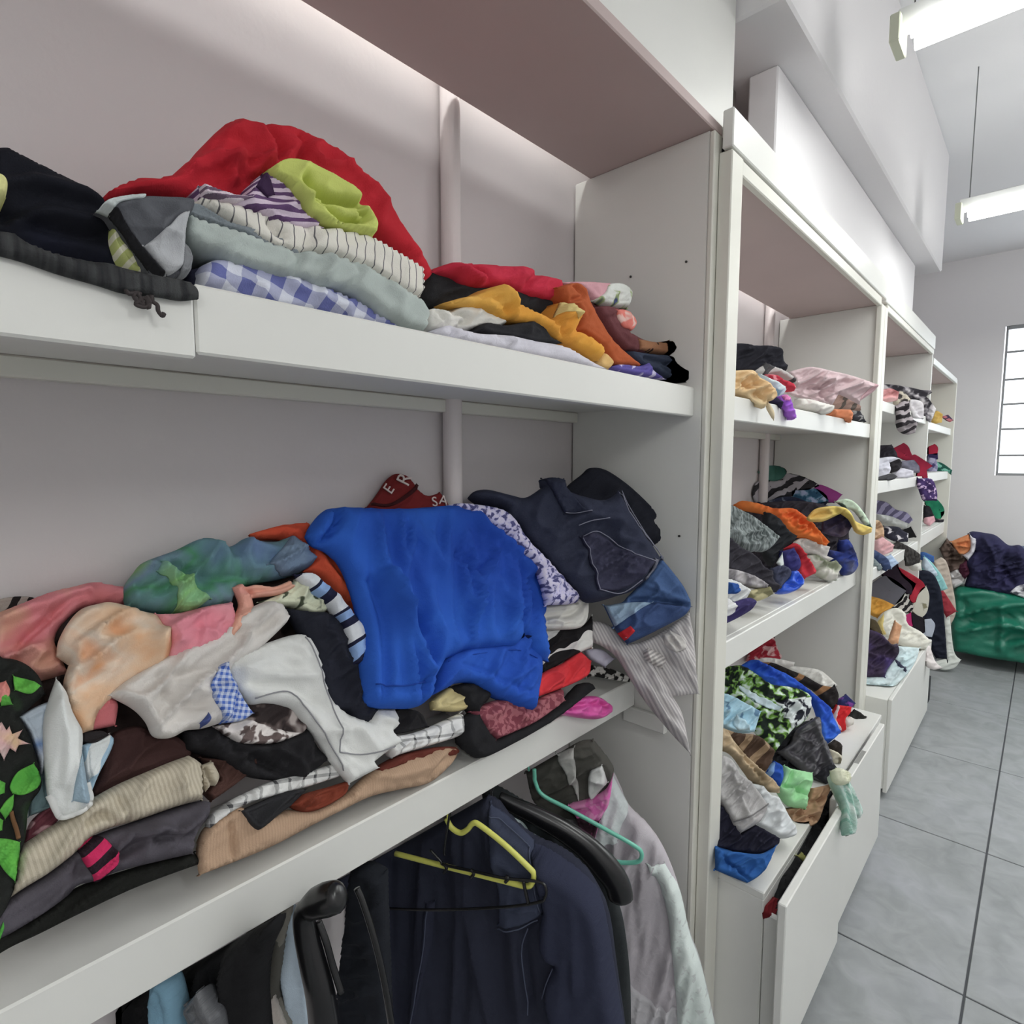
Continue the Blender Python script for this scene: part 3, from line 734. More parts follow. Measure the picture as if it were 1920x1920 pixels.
Bm(.028, 'tie_dye_blouse', 'cream and orange tie-dyed top with pink edge draped over the heap', 'top', 'R3',
   '420,800 500,775 560,765 640,780 760,818 900,828 1060,790 1190,768 1215,850 1245,900 1130,1000 1020,1062 930,1072 830,1102 650,1195 560,1275 500,1345 480,1420 420,1440 385,1380 345,1285 330,1180 358,1085 295,1040 305,960 355,865', ('n', (232, 170, 118), (226, 190, 156), (214, 196, 178), (226, 158, 104), 13.0), T=.03, r=36, wr=.012, wl=(.16, .06), wa=20,
   ridges=[('300,960 370,880 470,820', .014, 28), ('390,1040 360,1150 350,1260', .016, 24), ('560,900 620,1000 560,1150 480,1260', -.010, 40), ('840,1095 850,960 800,840', -.010, 22), ('1000,1050 1020,920 1010,810', .008, 20)])
_o = _last[0]
PT(.024, 'pink_panel', 'R3', '800,830 900,828 1060,790 1180,770 1200,850 1235,895 1130,995 1020,1055 935,1065 850,1092 850,960', ('n', (226, 130, 148), (236, 160, 168), (224, 150, 140), 6.0), label='pink tie-dyed panel', r=14, wr=.006)
PT(.036, 'neck_band', 'R3', '1190,695 1230,675 1260,690 1310,680 1400,690 1480,660 1512,690 1440,727 1290,747 1300,822 1250,902 1170,985 1120,1000 1185,860 1225,780', ('n', (224, 170, 144), (226, 150, 140), 9.0), label='ruffled salmon neck band', T=.014, r=12, wr=.006, ridges=[('1250,700 1290,740 1290,820 1200,940', -.010, 12), ('1280,720 1400,705 1490,680', -.008, 9)])
PT(-.012, 'pink_tail', 'R4', '500,170 560,140 605,195 592,302 430,338 440,250', ('p', (206, 110, 116)), label='pink underside tail', T=.012, r=14)
Bm(.012, 'dyed_denim_shirt', 'green and blue dyed denim shirt bundled at the back of the heap', 'shirt', 'R3',
   '640,690 690,610 740,560 900,500 1000,452 1080,443 1180,480 1260,438 1330,460 1420,455 1480,428 1540,490 1612,560 1560,602 1450,642 1310,668 1210,690 1190,775 1060,805 960,835 860,830 740,815 650,795', ('n', (96, 118, 160), (92, 128, 140), (70, 132, 98), (104, 128, 150), (118, 160, 92), 7.0), T=.045, r=36, wr=.010,
   ridges=[('720,580 810,620 860,720 880,825', .018, 20), ('690,620 700,700 720,790', -.012, 18), ('860,590 980,640 1100,660 1300,640', -.018, 22), ('1000,470 1120,520 1130,620', .016, 24), ('1160,500 1220,560 1240,640', -.014, 20), ('1260,460 1400,520 1540,500', .010, 20)])
_o = _last[0]
PT(.042, 'sleeve_fold', 'R3', '800,590 870,620 960,690 1050,770 960,832 880,826 850,720 780,640', ('n', (110, 150, 150), (126, 176, 110), (96, 140, 160), 8.0), T=.010, r=14)
PT(.040, 'frayed_hem', 'R3', '1340,600 1480,440 1540,490 1612,560 1560,602 1440,640', ('n', (110, 130, 150), (84, 104, 138), 10.0), T=.008, r=10)
Bm(.022, 'speckled_blouse', 'pale green blouse with dark speckles beside the dyed denim shirt', 'blouse', 'R3', '1330,765 1440,722 1520,650 1600,680 1692,802 1620,832 1500,786 1400,786', ('k', (204, 208, 182), (70, 78, 60), 46, .6), T=.02, r=14)
Bm(.040, 'cream_trousers', 'cream trousers with turned blue gingham lining in the middle of heap', 'trousers', 'P',
   '205,1303 235,1278 277,1252 330,1222 390,1200 420,1180 450,1155 481,1134 510,1127 536,1142 541,1160 525,1180 485,1217 450,1240 430,1265 440,1300 425,1352 383,1365 350,1369 321,1383 290,1380 275,1352 250,1327', ('p', (205, 200, 195)), T=.03, r=22, wr=.010, wl=(.10, .04),
   ridges=[('300,1270 360,1265 400,1255', -.016, 9), ('215,1302 260,1318 285,1350 290,1378', .014, 8), ('340,1290 390,1300 420,1290', .012, 10), ('440,1190 490,1180 530,1150', -.014, 8), ('300,1300 330,1320 380,1330', -.012, 9)])
_o = _last[0]
PT(.034, 'gingham_lining', 'R4', '1105,10 1140,0 1200,90 1260,190 1298,240 1240,278 1130,293 1105,240 1058,132', ('q', (196, 206, 226), (62, 96, 178), .0075, 20, .5), label='blue gingham lining', T=.006)
PT(.030, 'buttonhole_band', 'R4', '1000,300 1040,250 1050,285 1025,318', ('p', (70, 84, 140)), label='small blue tab')
Bm(.034, 'white_trousers', 'white trousers with grey stitching hanging over the heap centre', 'trousers', 'P',
   '410,1262 440,1228 485,1211 547,1191 576,1194 594,1225 607,1270 622,1310 650,1338 690,1352 705,1330 740,1330 747,1355 735,1372 754,1390 722,1412 702,1428 710,1440 656,1468 622,1427 600,1392 570,1352 545,1327 500,1318 470,1320 445,1300', ('p', (216, 217, 214)), T=.028, r=22, wr=.008, wl=(.14, .05), wa=-50,
   ridges=[('450,1255 500,1240 560,1240', .012, 12), ('470,1285 530,1290 580,1320', -.008, 10), ('460,1300 540,1305 590,1350', .008, 10)])
_o = _last[0]
for _s in ('560,1200 585,1245 605,1300 625,1360 628,1412', '470,1313 520,1300 545,1310 590,1365 640,1445', '628,1412 680,1415 735,1400'):
    tube('seam', on_frame(_o, 'P', _s, .031), 0.0011, fabric(('p', (136, 136, 140))), _o, 5)
Bm(.018, 'lace_blouse', 'dark sheer top with silver white lace below the white trousers', 'top', 'R4',
   '1240,190 1400,178 1500,198 1575,300 1545,350 1400,395 1250,395 1130,345 1090,308 1290,250', ('k', (50, 42, 42), (92, 80, 78), (180, 170, 166), 30, .52), T=.02, r=16)
PT(.014, 'lace_trim', 'R4', '1100,310 1230,280 1340,300 1440,330 1530,345 1420,392 1250,395 1150,355', ('k', (96, 82, 80), (212, 205, 202), 60, .48), label='silver white lace trim')
Bm(.006, 'black_skirt', 'black skirt under the lace top in the heap centre', 'skirt', 'R4',
   '940,330 1080,300 1130,345 1250,390 1400,390 1560,310 1630,420 1680,480 1560,575 1500,590 1300,570 1200,525 1100,470 960,430', ('p', (34, 33, 36)), T=.035, r=28, wr=.010, ridges=[('1200,420 1350,500 1480,570', -.014, 24), ('1400,430 1500,480 1540,570', .014, 20)])
Bm(-.006, 'brown_jumper', 'dark maroon brown jumper behind the beige knit roll', 'jumper', 'R4',
   '560,360 700,305 800,345 900,355 975,420 975,470 830,520 650,595 500,665 455,660 520,520', ('p', (68, 44, 42)), T=.03, r=28)
Bm(-.002, 'brown_skirt', 'dark brown skirt end between beige roll and plaid strips', 'skirt', 'R4', '1040,470 1200,470 1310,465 1310,520 1210,605 1090,690 1050,650 1110,580', ('p', (76, 50, 44)), T=.024)
Bm(.022, 'beige_knit', 'beige ribbed knit rolled up across the left front of the heap', 'sweater', 'R4',
   '970,458 1032,510 1038,682 900,722 700,792 560,832 460,882 380,962 250,1062 130,1135 50,1190 70,1060 100,940 200,860 330,780 460,690 600,610 760,540 880,490', ('s', (168, 158, 138), (182, 173, 154), .005, -8, .5), T=.045, r=34, wr=.007,
   ridges=[('560,640 620,720 640,800', -.008, 22), ('430,800 500,760 560,790', -.012, 18)])
_o = _last[0]
PT(.030, 'rolled_cuff', 'R4', '1025,510 1080,488 1118,560 1102,612 1070,612 1052,642 1032,610', ('p', (176, 166, 146)), T=.014, r=10, ridges=[('1040,530 1060,580 1080,610', -.012, 10)])
Bm(.014, 'grey_sweater', 'dark grey sweater with pink striped cuff at the left front', 'sweater', 'R4',
   '1035,690 1082,700 1072,770 1002,870 990,962 800,1005 600,1055 480,1105 400,1125 340,1185 200,1285 40,1380 -60,1420 -60,1280 60,1185 250,1065 380,955 480,875 700,795 900,725', ('p', (82, 78, 86)), T=.035, r=30, wr=.009,
   ridges=[('700,860 820,830 880,850 1000,780', .016, 22), ('600,960 760,880 960,870', -.014, 20), ('1060,720 1040,780 1000,830', -.010, 14), ('400,1000 380,1080 330,1170', -.010, 20)])
_o = _last[0]
PT(.030, 'cuff', 'R4', '385,935 430,885 500,868 560,920 592,970 570,1032 510,1102 470,1096', ('s', (40, 26, 36), (196, 22, 86), .021, 62, .58), label='pink and black striped cuff', T=.008, r=8)
Bm(.004, 'black_leggings', 'black leggings lying under the grey sweater along the shelf', 'leggings', 'R4',
   '340,1175 480,1105 800,1005 1000,955 1038,1010 700,1135 400,1275 200,1375 60,1440 -40,1500 -60,1400 200,1280', ('p', (28, 29, 26)), T=.02, r=14)
Bm(.010, 'tan_trousers', 'tan trousers folded flat along the middle shelf front edge', 'trousers', 'P',
   '376,1571 390,1549 430,1520 456,1514 485,1540 529,1520 590,1515 640,1495 675,1466 700,1446 760,1422 820,1403 856,1400 858,1414 842,1437 804,1468 750,1480 694,1494 640,1520 590,1545 520,1582 460,1608 377,1640 372,1602', ('s', (164, 135, 110), (170, 141, 115), .004, 10, .5), T=.022, r=14, wr=.004,
   ridges=[('428,1545 433,1575 434,1605', -.010, 5), ('700,1452 740,1455 790,1440 820,1415', .012, 10), ('800,1465 815,1435 845,1412', -.012, 7)])
Bm(.022, 'charcoal_shirt', 'charcoal shirt tip hanging over the tan trousers', 'shirt', 'R4', '1240,742 1340,698 1480,640 1575,632 1510,705 1450,748 1345,832 1308,832', ('p', (44, 44, 47)), T=.014, r=10)
Bm(.024, 'rust_blouse', 'dark rust top edge resting on the tan trousers', 'top', 'R4', '1490,712 1560,660 1700,618 1795,588 1770,660 1650,730 1560,747', ('p', (118, 50, 30)), T=.012, r=10)
Bm(.012, 'maroon_cardigan', 'maroon brown cardigan strip behind the tan trousers, right of white trousers', 'cardigan', 'R5', '470,1352 560,1298 700,1262 800,1257 822,1275 800,1298 720,1294 560,1344 480,1372', ('p', (98, 44, 34)), T=.016, r=10)
Bm(.016, 'plaid_shirt', 'white shirt with thin black check, in strips under the black skirt', 'shirt', 'R4',
   '1068,822 1085,770 1190,690 1300,635 1400,590 1560,550 1710,500 1760,560 1600,612 1420,662 1310,692 1200,742 1130,792 1080,832', ('q', (206, 206, 204), (78, 78, 80), .020, 14, .22), T=.016, r=10, ridges=[('1300,640 1310,690', .010, 14)])
Bm(.018, 'checked_skirt', 'white skirt with black window check, right of the white trousers', 'skirt', 'R5', '530,1215 660,1190 830,1113 838,1180 822,1212 700,1252 590,1284 540,1304 520,1260', ('q', (208, 208, 207), (70, 70, 72), .026, 14, .16), T=.018, r=12)
Bm(.012, 'black_vest', 'small black vest between navy sweater hem and checked skirt', 'vest', 'R5', '520,1140 560,1095 650,1108 690,1170 600,1195 540,1205', ('p', (33, 32, 35)), T=.016)
Bm(.032, 'leaf_print_dress', 'black dress printed with green leaves and pale lilies at left edge', 'dress', 'R4',
   '-60,20 20,-40 120,-20 200,50 230,140 100,258 160,380 200,520 212,620 150,720 130,880 92,1000 92,1080 50,1200 -5,1310 -60,1330', ('k', (32, 34, 32), (40, 62, 38), 14, .62), T=.02, r=18)
_o = _last[0]
LEAF = ('n', (64, 150, 50), (92, 176, 60), (40, 110, 44), 16.0)
for _s in ('50,612 90,542 170,500 206,570 190,622 120,660 62,652', '-20,880 40,885 95,900 98,980 72,1100 20,1050 -20,975', '-20,575 25,600 22,650 -20,665', '30,690 72,655 62,730 25,785 -5,740', '-10,1380 15,1310 20,1340 0,1400', '60,60 130,70 200,110 150,150 70,130', '-20,770 15,790 10,840 -20,850', '-30,120 30,150 60,200 0,210'):
    PT(.021, 'leaf_print', 'R4', _s, LEAF, T=.0015, back=.002, r=4, wr=.001)
for _s in ('-20,300 5,290 30,330 45,310 60,350 110,330 90,370 145,400 95,405 80,440 50,420 20,480 -5,440 -20,420',):
    PT(.022, 'flower_print', 'R4', _s, ('n', (238, 226, 216), (236, 190, 190), (236, 206, 120), 24.0), T=.002, back=.002, r=3, wr=.001)
PT(.022, 'flower_print', 'R4', '-40,100 20,90 45,130 30,190 -40,200', ('n', (226, 110, 100), (240, 170, 160), 30.0), T=.002, back=.002, r=3, wr=.001)
tube('stem_print', on_frame(_o, 'R4', '55,745 75,820 85,880', .022), .002, fabric(('p', (120, 84, 54))), _o, 5)
Bm(.040, 'sketch_print_shirt', 'white shirt with pale blue drawing print hanging at the left', 'shirt', 'R4',
   '290,62 340,130 362,200 390,270 425,340 422,480 444,600 462,690 420,742 320,778 288,742 248,660 228,450 228,280 250,180', ('k', (216, 219, 217), (150, 168, 184), 12, .64), T=.022, r=22, wr=.009, wl=(.2, .05), wa=80,
   ridges=[('300,200 330,400 320,600', .010, 30)])
_o = _last[0]
PT(.014, 'blue_lining', 'R4', '375,560 420,430 445,600 455,690 430,705 360,690', ('p', (150, 174, 190)), label='pale blue inside')
tube('white_hem', on_frame(_o, 'R4', '250,660 290,742 322,772 418,738 458,690 440,600', .022), .004, fabric(('p', (226, 227, 225))), _o, 6)
Bm(.020, 'blue_swirl_blouse', 'white blouse with blue swirl print right of the sketch shirt', 'blouse', 'R4', '420,405 560,345 585,380 562,450 505,560 455,690 430,560', ('w', (214, 218, 218), (150, 180, 200), 26, 30), T=.02)
PT(.010, 'dark_collar', 'R4', '425,335 520,330 560,350 480,395 425,385', ('p', (50, 46, 48)))
Bm(.018, 'pale_blue_blouse', 'pale blue print blouse left of the sketch print shirt', 'blouse', 'R4', '85,262 180,208 255,178 235,450 215,570 168,400 140,330', ('k', (178, 190, 202), (110, 140, 186), (200, 204, 206), 10, .5), T=.02)
Bm(.010, 'teal_scarf', 'greyish teal scarf edge below the pale blue blouse', 'scarf', 'R4', '180,540 235,500 255,660 290,745 240,740 150,770 150,700', ('p', (108, 134, 138)), T=.016)
Bm(.012, 'maroon_lace_blouse', 'maroon lace top scrap above the beige knit roll', 'top', 'R4', '120,910 160,800 262,708 315,775 262,825 180,880', ('k', (104, 52, 62), (170, 130, 134), 50, .55), T=.016)
Bm(.026, 'navy_sweater', 'long navy sweater sleeve between white trousers and blue shirt', 'sweater', 'R5',
   '85,665 180,678 270,690 330,740 360,850 420,910 430,1060 474,1100 440,1152 370,1168 343,1112 278,1102 238,1000 198,880 148,780', ('p', (33, 35, 46)), T=.035, r=30, wr=.008)
Bm(.046, 'striped_sleeve', 'navy, white and light blue striped knit beside the blue shirt', 'sweater', 'R5',
   '125,520 190,513 245,558 305,610 345,660 385,710 415,760 430,830 412,905 372,905 352,830 328,740 288,680 238,620 196,588', ('s', (30, 32, 58), (214, 218, 224), (132, 164, 212), .062, 55, .42), T=.022, r=16)
Bm(.012, 'orange_shirt', 'orange red shirt under the left side of the blue shirt', 'shirt', 'R5',
   '-70,345 -20,330 60,310 170,298 210,350 290,420 340,490 380,600 390,690 340,645 275,580 215,520 160,505 196,462 140,398 60,368 -40,365', ('n', (196, 62, 34), (224, 92, 44), 4.0), T=.03, r=26, ridges=[('60,340 180,420 260,520 350,640', .012, 22)])
Bm(-.008, 'knit_scarf', 'dark red knitted football scarf with white letters behind the blue shirt', 'scarf', 'R5',
   '430,232 478,170 518,110 555,88 602,100 650,160 692,182 742,168 772,212 790,250 690,270 540,270', ('p', (112, 28, 28)), T=.016, r=12, wr=.003, ax=.035, face=.3)
_o = _last[0]
PT(.017, 'dark_band', 'R5', '445,215 520,220 600,170 640,130 650,140 615,180 530,232 440,228', ('p', (60, 20, 22)), T=.002, back=.003, r=3, label='dark woven line')
KW = fabric(('p', (220, 205, 200)))
def letter(parent, ch, reg, centre, size, ang, lift):
    cu = bpy.data.curves.new('lettering', 'FONT'); cu.body = ch; cu.size = size; cu.extrude = .0012; cu.align_x = 'CENTER'; cu.align_y = 'CENTER'
    cu.materials.append(KW)
    o = bpy.data.objects.new('lettering', cu); C.objects.link(o)
    me = bpy.data.meshes.new_from_object(o.evaluated_get(bpy.context.evaluated_depsgraph_get()))
    bpy.data.objects.remove(o); me.name = 'lettering'
    o = bpy.data.objects.new('lettering', me); C.objects.link(o)
    z, P0, n = FRAME[parent.name][:3]
    p = on_frame(parent, reg, centre+' '+centre, 0.04, False)[0]
    a1 = np.cross([0, 0, 1.0], n); a1 /= np.linalg.norm(a1); a2 = np.cross(n, a1); c, s = math.cos(math.radians(ang)), math.sin(math.radians(ang))
    e1 = c*a1+s*a2; e2 = -s*a1+c*a2
    m = Matrix.Identity(4); q = p-world_loc(parent)
    for i in range(3): m[i][0] = e1[i]; m[i][1] = e2[i]; m[i][2] = n[i]; m[i][3] = q[i]
    o.parent = parent; o.matrix_parent_inverse = Matrix.Identity(4); o.matrix_basis = m
    return o
letter(_o, 'R', 'R5', '578,122', .040, 60, .019); letter(_o, 'E', 'R5', '510,165', .030, 50, .019); letter(_o, 'A', 'R5', '745,210', .030, -15, .019); letter(_o, 'S', 'R5', '705,218', .028, 0, .019)
Bm(.056, 'blue_shirt', 'large royal blue shirt draped over the middle of the heap', 'shirt', 'R5',
   '172,352 190,310 240,250 290,235 400,240 560,240 700,230 790,225 850,240 950,290 1020,350 1090,420 1150,470 1180,530 1192,620 1182,700 1192,790 1208,890 1150,862 1100,800 1092,772 1062,825 940,838 850,845 790,872 752,890 720,960 700,1040 640,1088 540,1092 460,1088 420,1062 412,960 406,880 416,800 398,720 368,600 320,480 260,420 200,392', ('n', (12, 56, 150), (26, 84, 180), (20, 74, 172), 2.5), T=.045, r=36, wr=.008, wl=(.30, .055), wa=75,
   ridges=[('858,880 858,740 880,600 930,470 940,440', 0.0203, 7), ('1062,690 1066,750 1090,772', -0.0324, 8), ('655,960 650,1020 662,1085', -0.0324, 11), ('470,540 540,680 600,820 650,960', 0.0324, 20), ('420,560 470,700 480,900 470,1080', -0.0203, 19), ('560,640 640,760 690,900', -0.0284, 19), ('800,440 870,520 930,470', -0.0203, 12), ('860,240 900,340 1000,420 1100,520', 0.0243, 16), ('200,400 270,330 280,240', -0.0364, 12), ('960,560 1010,680 1000,780', 0.0162, 14), ('1090,560 1120,660 1110,740', -0.0162, 12)])
_o = _last[0]
PT(-.016, 'back_hem', 'R5', '700,1042 715,960 745,885 850,835 1000,815 1100,770 1180,800 1170,865 1168,940 1152,1030 1136,1104 1060,1084 960,1032 880,986 810,986 760,1012', ('n', (14, 58, 150), (24, 80, 178), 3.0), T=.026, r=16, back=.03, wr=.006, ridges=[('800,920 880,930 980,980 1090,1030', -.006, 10)])
for _s in ('430,1000 540,1010 655,985', '770,895 860,868 1060,845 1150,880'):
    tube('hem_stitching', on_frame(_o, 'R5', _s, .0425), .0012, fabric(('p', (14, 60, 150))), _o, 5)
PT(.036, 'side_slit', 'R5', '1062,800 1085,765 1108,790 1100,815 1075,800', ('p', (8, 24, 70)), label='dark opening of the side slit', T=.001, back=.004, r=4)
Bm(.014, 'speckled_cardigan', 'lilac and navy speckled cardigan between blue shirt and dark jeans', 'cardigan', 'R5',
   '780,222 850,214 1000,238 1062,290 1115,370 1205,460 1285,550 1338,612 1320,642 1200,650 1180,560 1140,470 1080,420 1000,340 900,270', ('k', (74, 74, 120), (176, 172, 208), (206, 200, 222), 90, .45), ax=0.15, face=0.35, T=.03, r=20)
Bm(.006, 'white_blouse', 'white blouse between speckled cardigan and denim, under the dark jeans', 'blouse', 'R5', '1170,655 1320,640 1340,588 1372,600 1378,682 1352,742 1280,755 1175,755', ('p', (222, 220, 212)), ax=0.19, face=0.6, T=.022, r=14, ridges=[('1200,700 1300,690 1360,640', -.010, 12)])
Bm(.002, 'black_print_blouse', 'black top with white leaf print right of the blue shirt hem', 'top', 'R5', '1170,755 1280,748 1360,735 1395,700 1395,830 1330,860 1260,900 1180,950 1160,860', ('w', (30, 28, 30), (206, 204, 200), 14, 70, (30, 28, 30)), ax=0.19, face=0.5, T=.02, r=14)
Bm(-.02, 'black_jeans', 'black jeans folded at the back right corner of the middle shelf', 'jeans', 'R5',
   '1270,170 1350,90 1385,63 1450,70 1530,120 1600,180 1660,240 1692,275 1682,312 1702,330 1692,372 1650,400 1560,430 1400,380 1290,300', ('d', (26, 28, 38)), ax=0.175, face=0.85, back=.04, T=.045, r=34, ridges=[('1440,72 1560,170 1660,290', -.012, 18), ('1660,290 1690,330 1650,390', -.010, 10)])
Bm(.010, 'dark_jeans', 'dark indigo jeans with belt loops at the right end of the heap', 'jeans', 'R5',
   '862,190 890,163 950,156 1050,180 1110,190 1175,150 1172,115 1220,103 1272,115 1292,160 1380,190 1450,200 1510,165 1560,260 1690,452 1620,545 1560,592 1500,612 1380,642 1330,602 1280,552 1200,462 1100,362 1050,292 1000,242 900,217', ('d', (38, 42, 60)), ax=0.185, face=0.7, back=.04, T=.05, r=34, wr=.008,
   ridges=[('1110,190 1060,260 1100,340', -.010, 16), ('1300,160 1360,260 1500,300', .012, 18), ('1420,480 1520,470 1600,520', .008, 16), ('880,180 980,190 1060,230', .012, 14)])
_o = _last[0]
DK = ('d', (34, 38, 56))
PT(.046, 'back_pocket', 'R5', '1335,365 1400,345 1530,430 1642,468 1560,552 1480,590 1400,585 1375,480', ('d', (46, 46, 66)), T=.005, r=6)
PT(.048, 'belt_loop', 'R5', '1180,112 1268,113 1285,170 1330,240 1360,262 1262,268 1225,200', DK, T=.006, r=6)
PT(.050, 'belt_loop', 'R5', '1640,455 1660,460 1640,520 1610,545 1600,535 1630,500', ('d', (90, 92, 104)), T=.004, r=4)
TH = fabric(('p', (124, 124, 140)))
for _s in ('1340,368 1380,480 1402,585', '1402,585 1500,600 1580,545', '1340,362 1410,345 1530,428 1640,468', '1505,170 1520,240 1600,360 1690,455', '1515,165 1570,290 1690,450', '1262,266 1310,268 1362,262', '1315,320 1370,300 1440,290'):
    tube('stitching', on_frame(_o, 'R5', _s, .11), .0011, TH, _o, 5)
Bm(.004, 'blue_jeans', 'mid blue jeans folded below the dark indigo jeans', 'jeans', 'R5',
   '1550,612 1620,540 1690,448 1742,510 1792,580 1818,650 1790,692 1700,742 1600,792 1545,817 1500,762 1445,652 1520,640', ('d', (58, 84, 126)), ax=0.305, face=0.8, back=.03, T=.03, r=18, ridges=[('1560,628 1660,632 1812,655', -.018, 10), ('1600,560 1700,600 1800,640', .008, 12)])
_o = _last[0]
PT(.022, 'lining', 'R5', '1448,652 1560,640 1642,642 1490,742', ('d', (128, 152, 182)), label='pale inside of the waistband', T=.002, back=.006)
PT(.026, 'waistband', 'R5', '1490,745 1640,645 1812,658 1790,694 1700,744 1600,794 1545,818', ('d', (46, 66, 106)), T=.005)
PT(.10, 'red_tab', 'R5', '1500,772 1550,740 1568,762 1530,804', ('p', (206, 28, 40)), label='small red label tab', T=.002, back=.004, r=3, sharp=True)
PT(.135, 'tab_mark', 'R5', '1522,772 1545,762 1540,772 1530,784 1535,790 1528,790', ('p', (235, 220, 220)), label='white mark on the tab', T=.0008, back=.001, r=2, sharp=True)
tube('stitching', on_frame(_o, 'R5', '1520,770 1650,690 1800,672', .033), .001, TH, _o, 5)
Bm(.014, 'linen_trousers', 'grey striped linen trousers spilling over the shelf end by the panel', 'trousers', 'R5',
   '1355,742 1400,718 1480,742 1550,817 1620,802 1740,735 1812,682 1832,800 1842,950 1852,1030 1740,1042 1782,1120 1815,1285 1740,1205 1640,1085 1568,982 1498,872 1430,822 1365,802', ('s', (156, 152, 153), (182, 178, 177), .007, -28, .5), ax=0.315, face=0.8, back=.02, T=.028, r=20, wr=.008, wl=(.2, .03), wa=-60,
   ridges=[('1500,860 1600,990 1740,1180', .010, 16), ('1640,900 1700,960 1740,1040', -.012, 12), ('1720,880 1790,960 1840,1030', -.012, 12), ('1800,720 1820,850 1845,1000', .010, 14), ('1560,830 1650,1000 1740,1040', -.008, 12)])
_o = _last[0]
PT(.026, 'waist_tie', 'R5', '1608,852 1640,838 1712,880 1692,922 1620,892', ('s', (150, 146, 144), (192, 187, 184), .008, 62, .5), T=.014, r=8)
PT(.026, 'waist_tab', 'R5', '1690,780 1720,760 1785,810 1780,842 1740,860 1700,830', ('p', (188, 184, 180)), T=.008, r=8)
Bm(.012, 'lilac_sock', 'pale lilac sock beside the red blouse', 'sock', 'R5', '1365,842 1430,838 1492,880 1452,914 1380,872', ('p', (176, 174, 190)), ax=0.215, face=0.6, T=.014)
Bm(.004, 'zebra_scarf', 'black and white spotted scarf on the shelf under the linen trousers', 'scarf', 'R5', '1365,905 1460,918 1562,960 1555,978 1500,972 1400,955 1370,965', ('k', (34, 32, 32), (206, 204, 198), 60, .52), ax=0.2, face=0.6, T=.012, r=6)
Bm(.036, 'red_blouse', 'bright red blouse at the right front of the heap', 'blouse', 'R5', '1165,965 1210,930 1290,890 1330,843 1388,890 1372,952 1310,988 1250,1012 1160,1045 1145,1020', ('p', (218, 44, 54)), T=.02, r=14, ridges=[('1290,895 1300,940 1260,1000', -.010, 10), ('1210,935 1230,970 1180,1020', .010, 10)])
Bm(.032, 'maroon_sweater', 'dusty maroon fleece under the blue shirt hem', 'sweater', 'R5', '880,1108 1000,1055 1138,1102 1172,1050 1262,1008 1275,1062 1152,1152 985,1226 930,1182', ('k', (116, 54, 66), (150, 88, 96), 80, .5), T=.022, r=16)
Bm(.026, 'black_joggers', 'black joggers looped along the shelf front edge at right', 'joggers', 'R5',
   '790,1000 870,985 960,1035 905,1100 930,1182 982,1224 1150,1145 1278,1052 1338,990 1382,983 1404,1010 1312,1082 1202,1162 1062,1242 930,1304 878,1284 828,1234 838,1150 872,1110', ('p', (30, 30, 33)), T=.03, r=16, wr=.005)
Bm(.022, 'pink_camisole', 'hot pink satin top end hanging by the shelf edge', 'top', 'R5', '1240,1102 1310,1058 1400,1040 1470,1078 1474,1112 1422,1138 1300,1124', ('g', (228, 76, 170)), T=.022, r=14, ridges=[('1290,1090 1380,1075 1450,1080', -.012, 10)])
Bm(.018, 'cream_shirt', 'small cream yellow shirt patch under the blue shirt hem', 'shirt', 'R5', '715,1062 780,1005 835,1005 885,1080 822,1105 720,1098', ('p', (204, 188, 132)), T=.016)
# ---------------------------------------------------------------- clothes hanging on the rail of the first unit
G3 = 'clothes hanging from the rail below the nearest middle shelf'
GH = 'hangers on the rail below the nearest middle shelf'
def on_zone(z, reg, pts, lift=0.0, smooth=True):
    q = poly(reg, pts)
    if smooth: q = catmull(q, 6)
    W = isect(q, z.p+z.n*lift, z.n)[0]; W[:, 0] = np.maximum(W[:, 0], 0.012); return W
RAIL = np.array([0.165, 0, 0.89])
def hanger(z, name, label, reg, pts, rad, mat, lift=0.0, flat=1.0, hook=None, seg=10):
    P = on_zone(z, reg, pts, lift); loc = np.array([RAIL[0], P[:, 1].mean(), P[:, 2].min()])
    o = tube(name, P, rad, mat, None, seg, flat, loc)
    tag(o, label, 'hanger', GH)
    y = P[np.argmin(abs(P[:, 0]-0.165)), 1]; zt = P[:, 2].max()
    H = [(0.165, y, zt-0.01), (0.165, y, zt+0.006), (0.183, y, 0.893), (0.176, y, 0.908), (0.160, y, 0.9105), (0.148, y, 0.899), (0.147, y, 0.89)]
    tube('hook', catmull(H, 4), 0.0025, hook or mat, o, 6)
    return o
ZN = YZone(0.165, -0.545, 20, back=0.03, ymax=-0.004)
ZY = YZone(0.165, -0.567, 18); ZK = YZone(0.165, -0.465, 31); ZG = YZone(0.165, -0.345, 25); ZS = YZone(0.165, -0.24, 27, back=0.035, ymax=-0.004); ZJ = YZone(0.165, -0.30, 27, back=0.03, ymax=-0.004)
ZP = YZone(0.165, -0.86, 18, back=0.025); ZT = YZone(0.165, -0.93, 18, back=0.02); ZL = YZone(0.165, -1.03, 14, back=0.03)
PY = plain_mat('yellow_plastic', (222, 222, 112), 0.35, spec=0.5); PG = plain_mat('green_plastic', (120, 204, 180), 0.3, spec=0.5); PK = plain_mat('black_plastic', (24, 24, 26), 0.27, spec=0.6)
def Hc(z, off, name, label, cat, reg, pts, mat, **kw):
    kw.setdefault('group', G3); kw.setdefault('T', 0.02); kw.setdefault('r', 18); return I(z, off, name, label, cat, reg, pts, mat, **kw)
NV = ('p', (40, 43, 58))
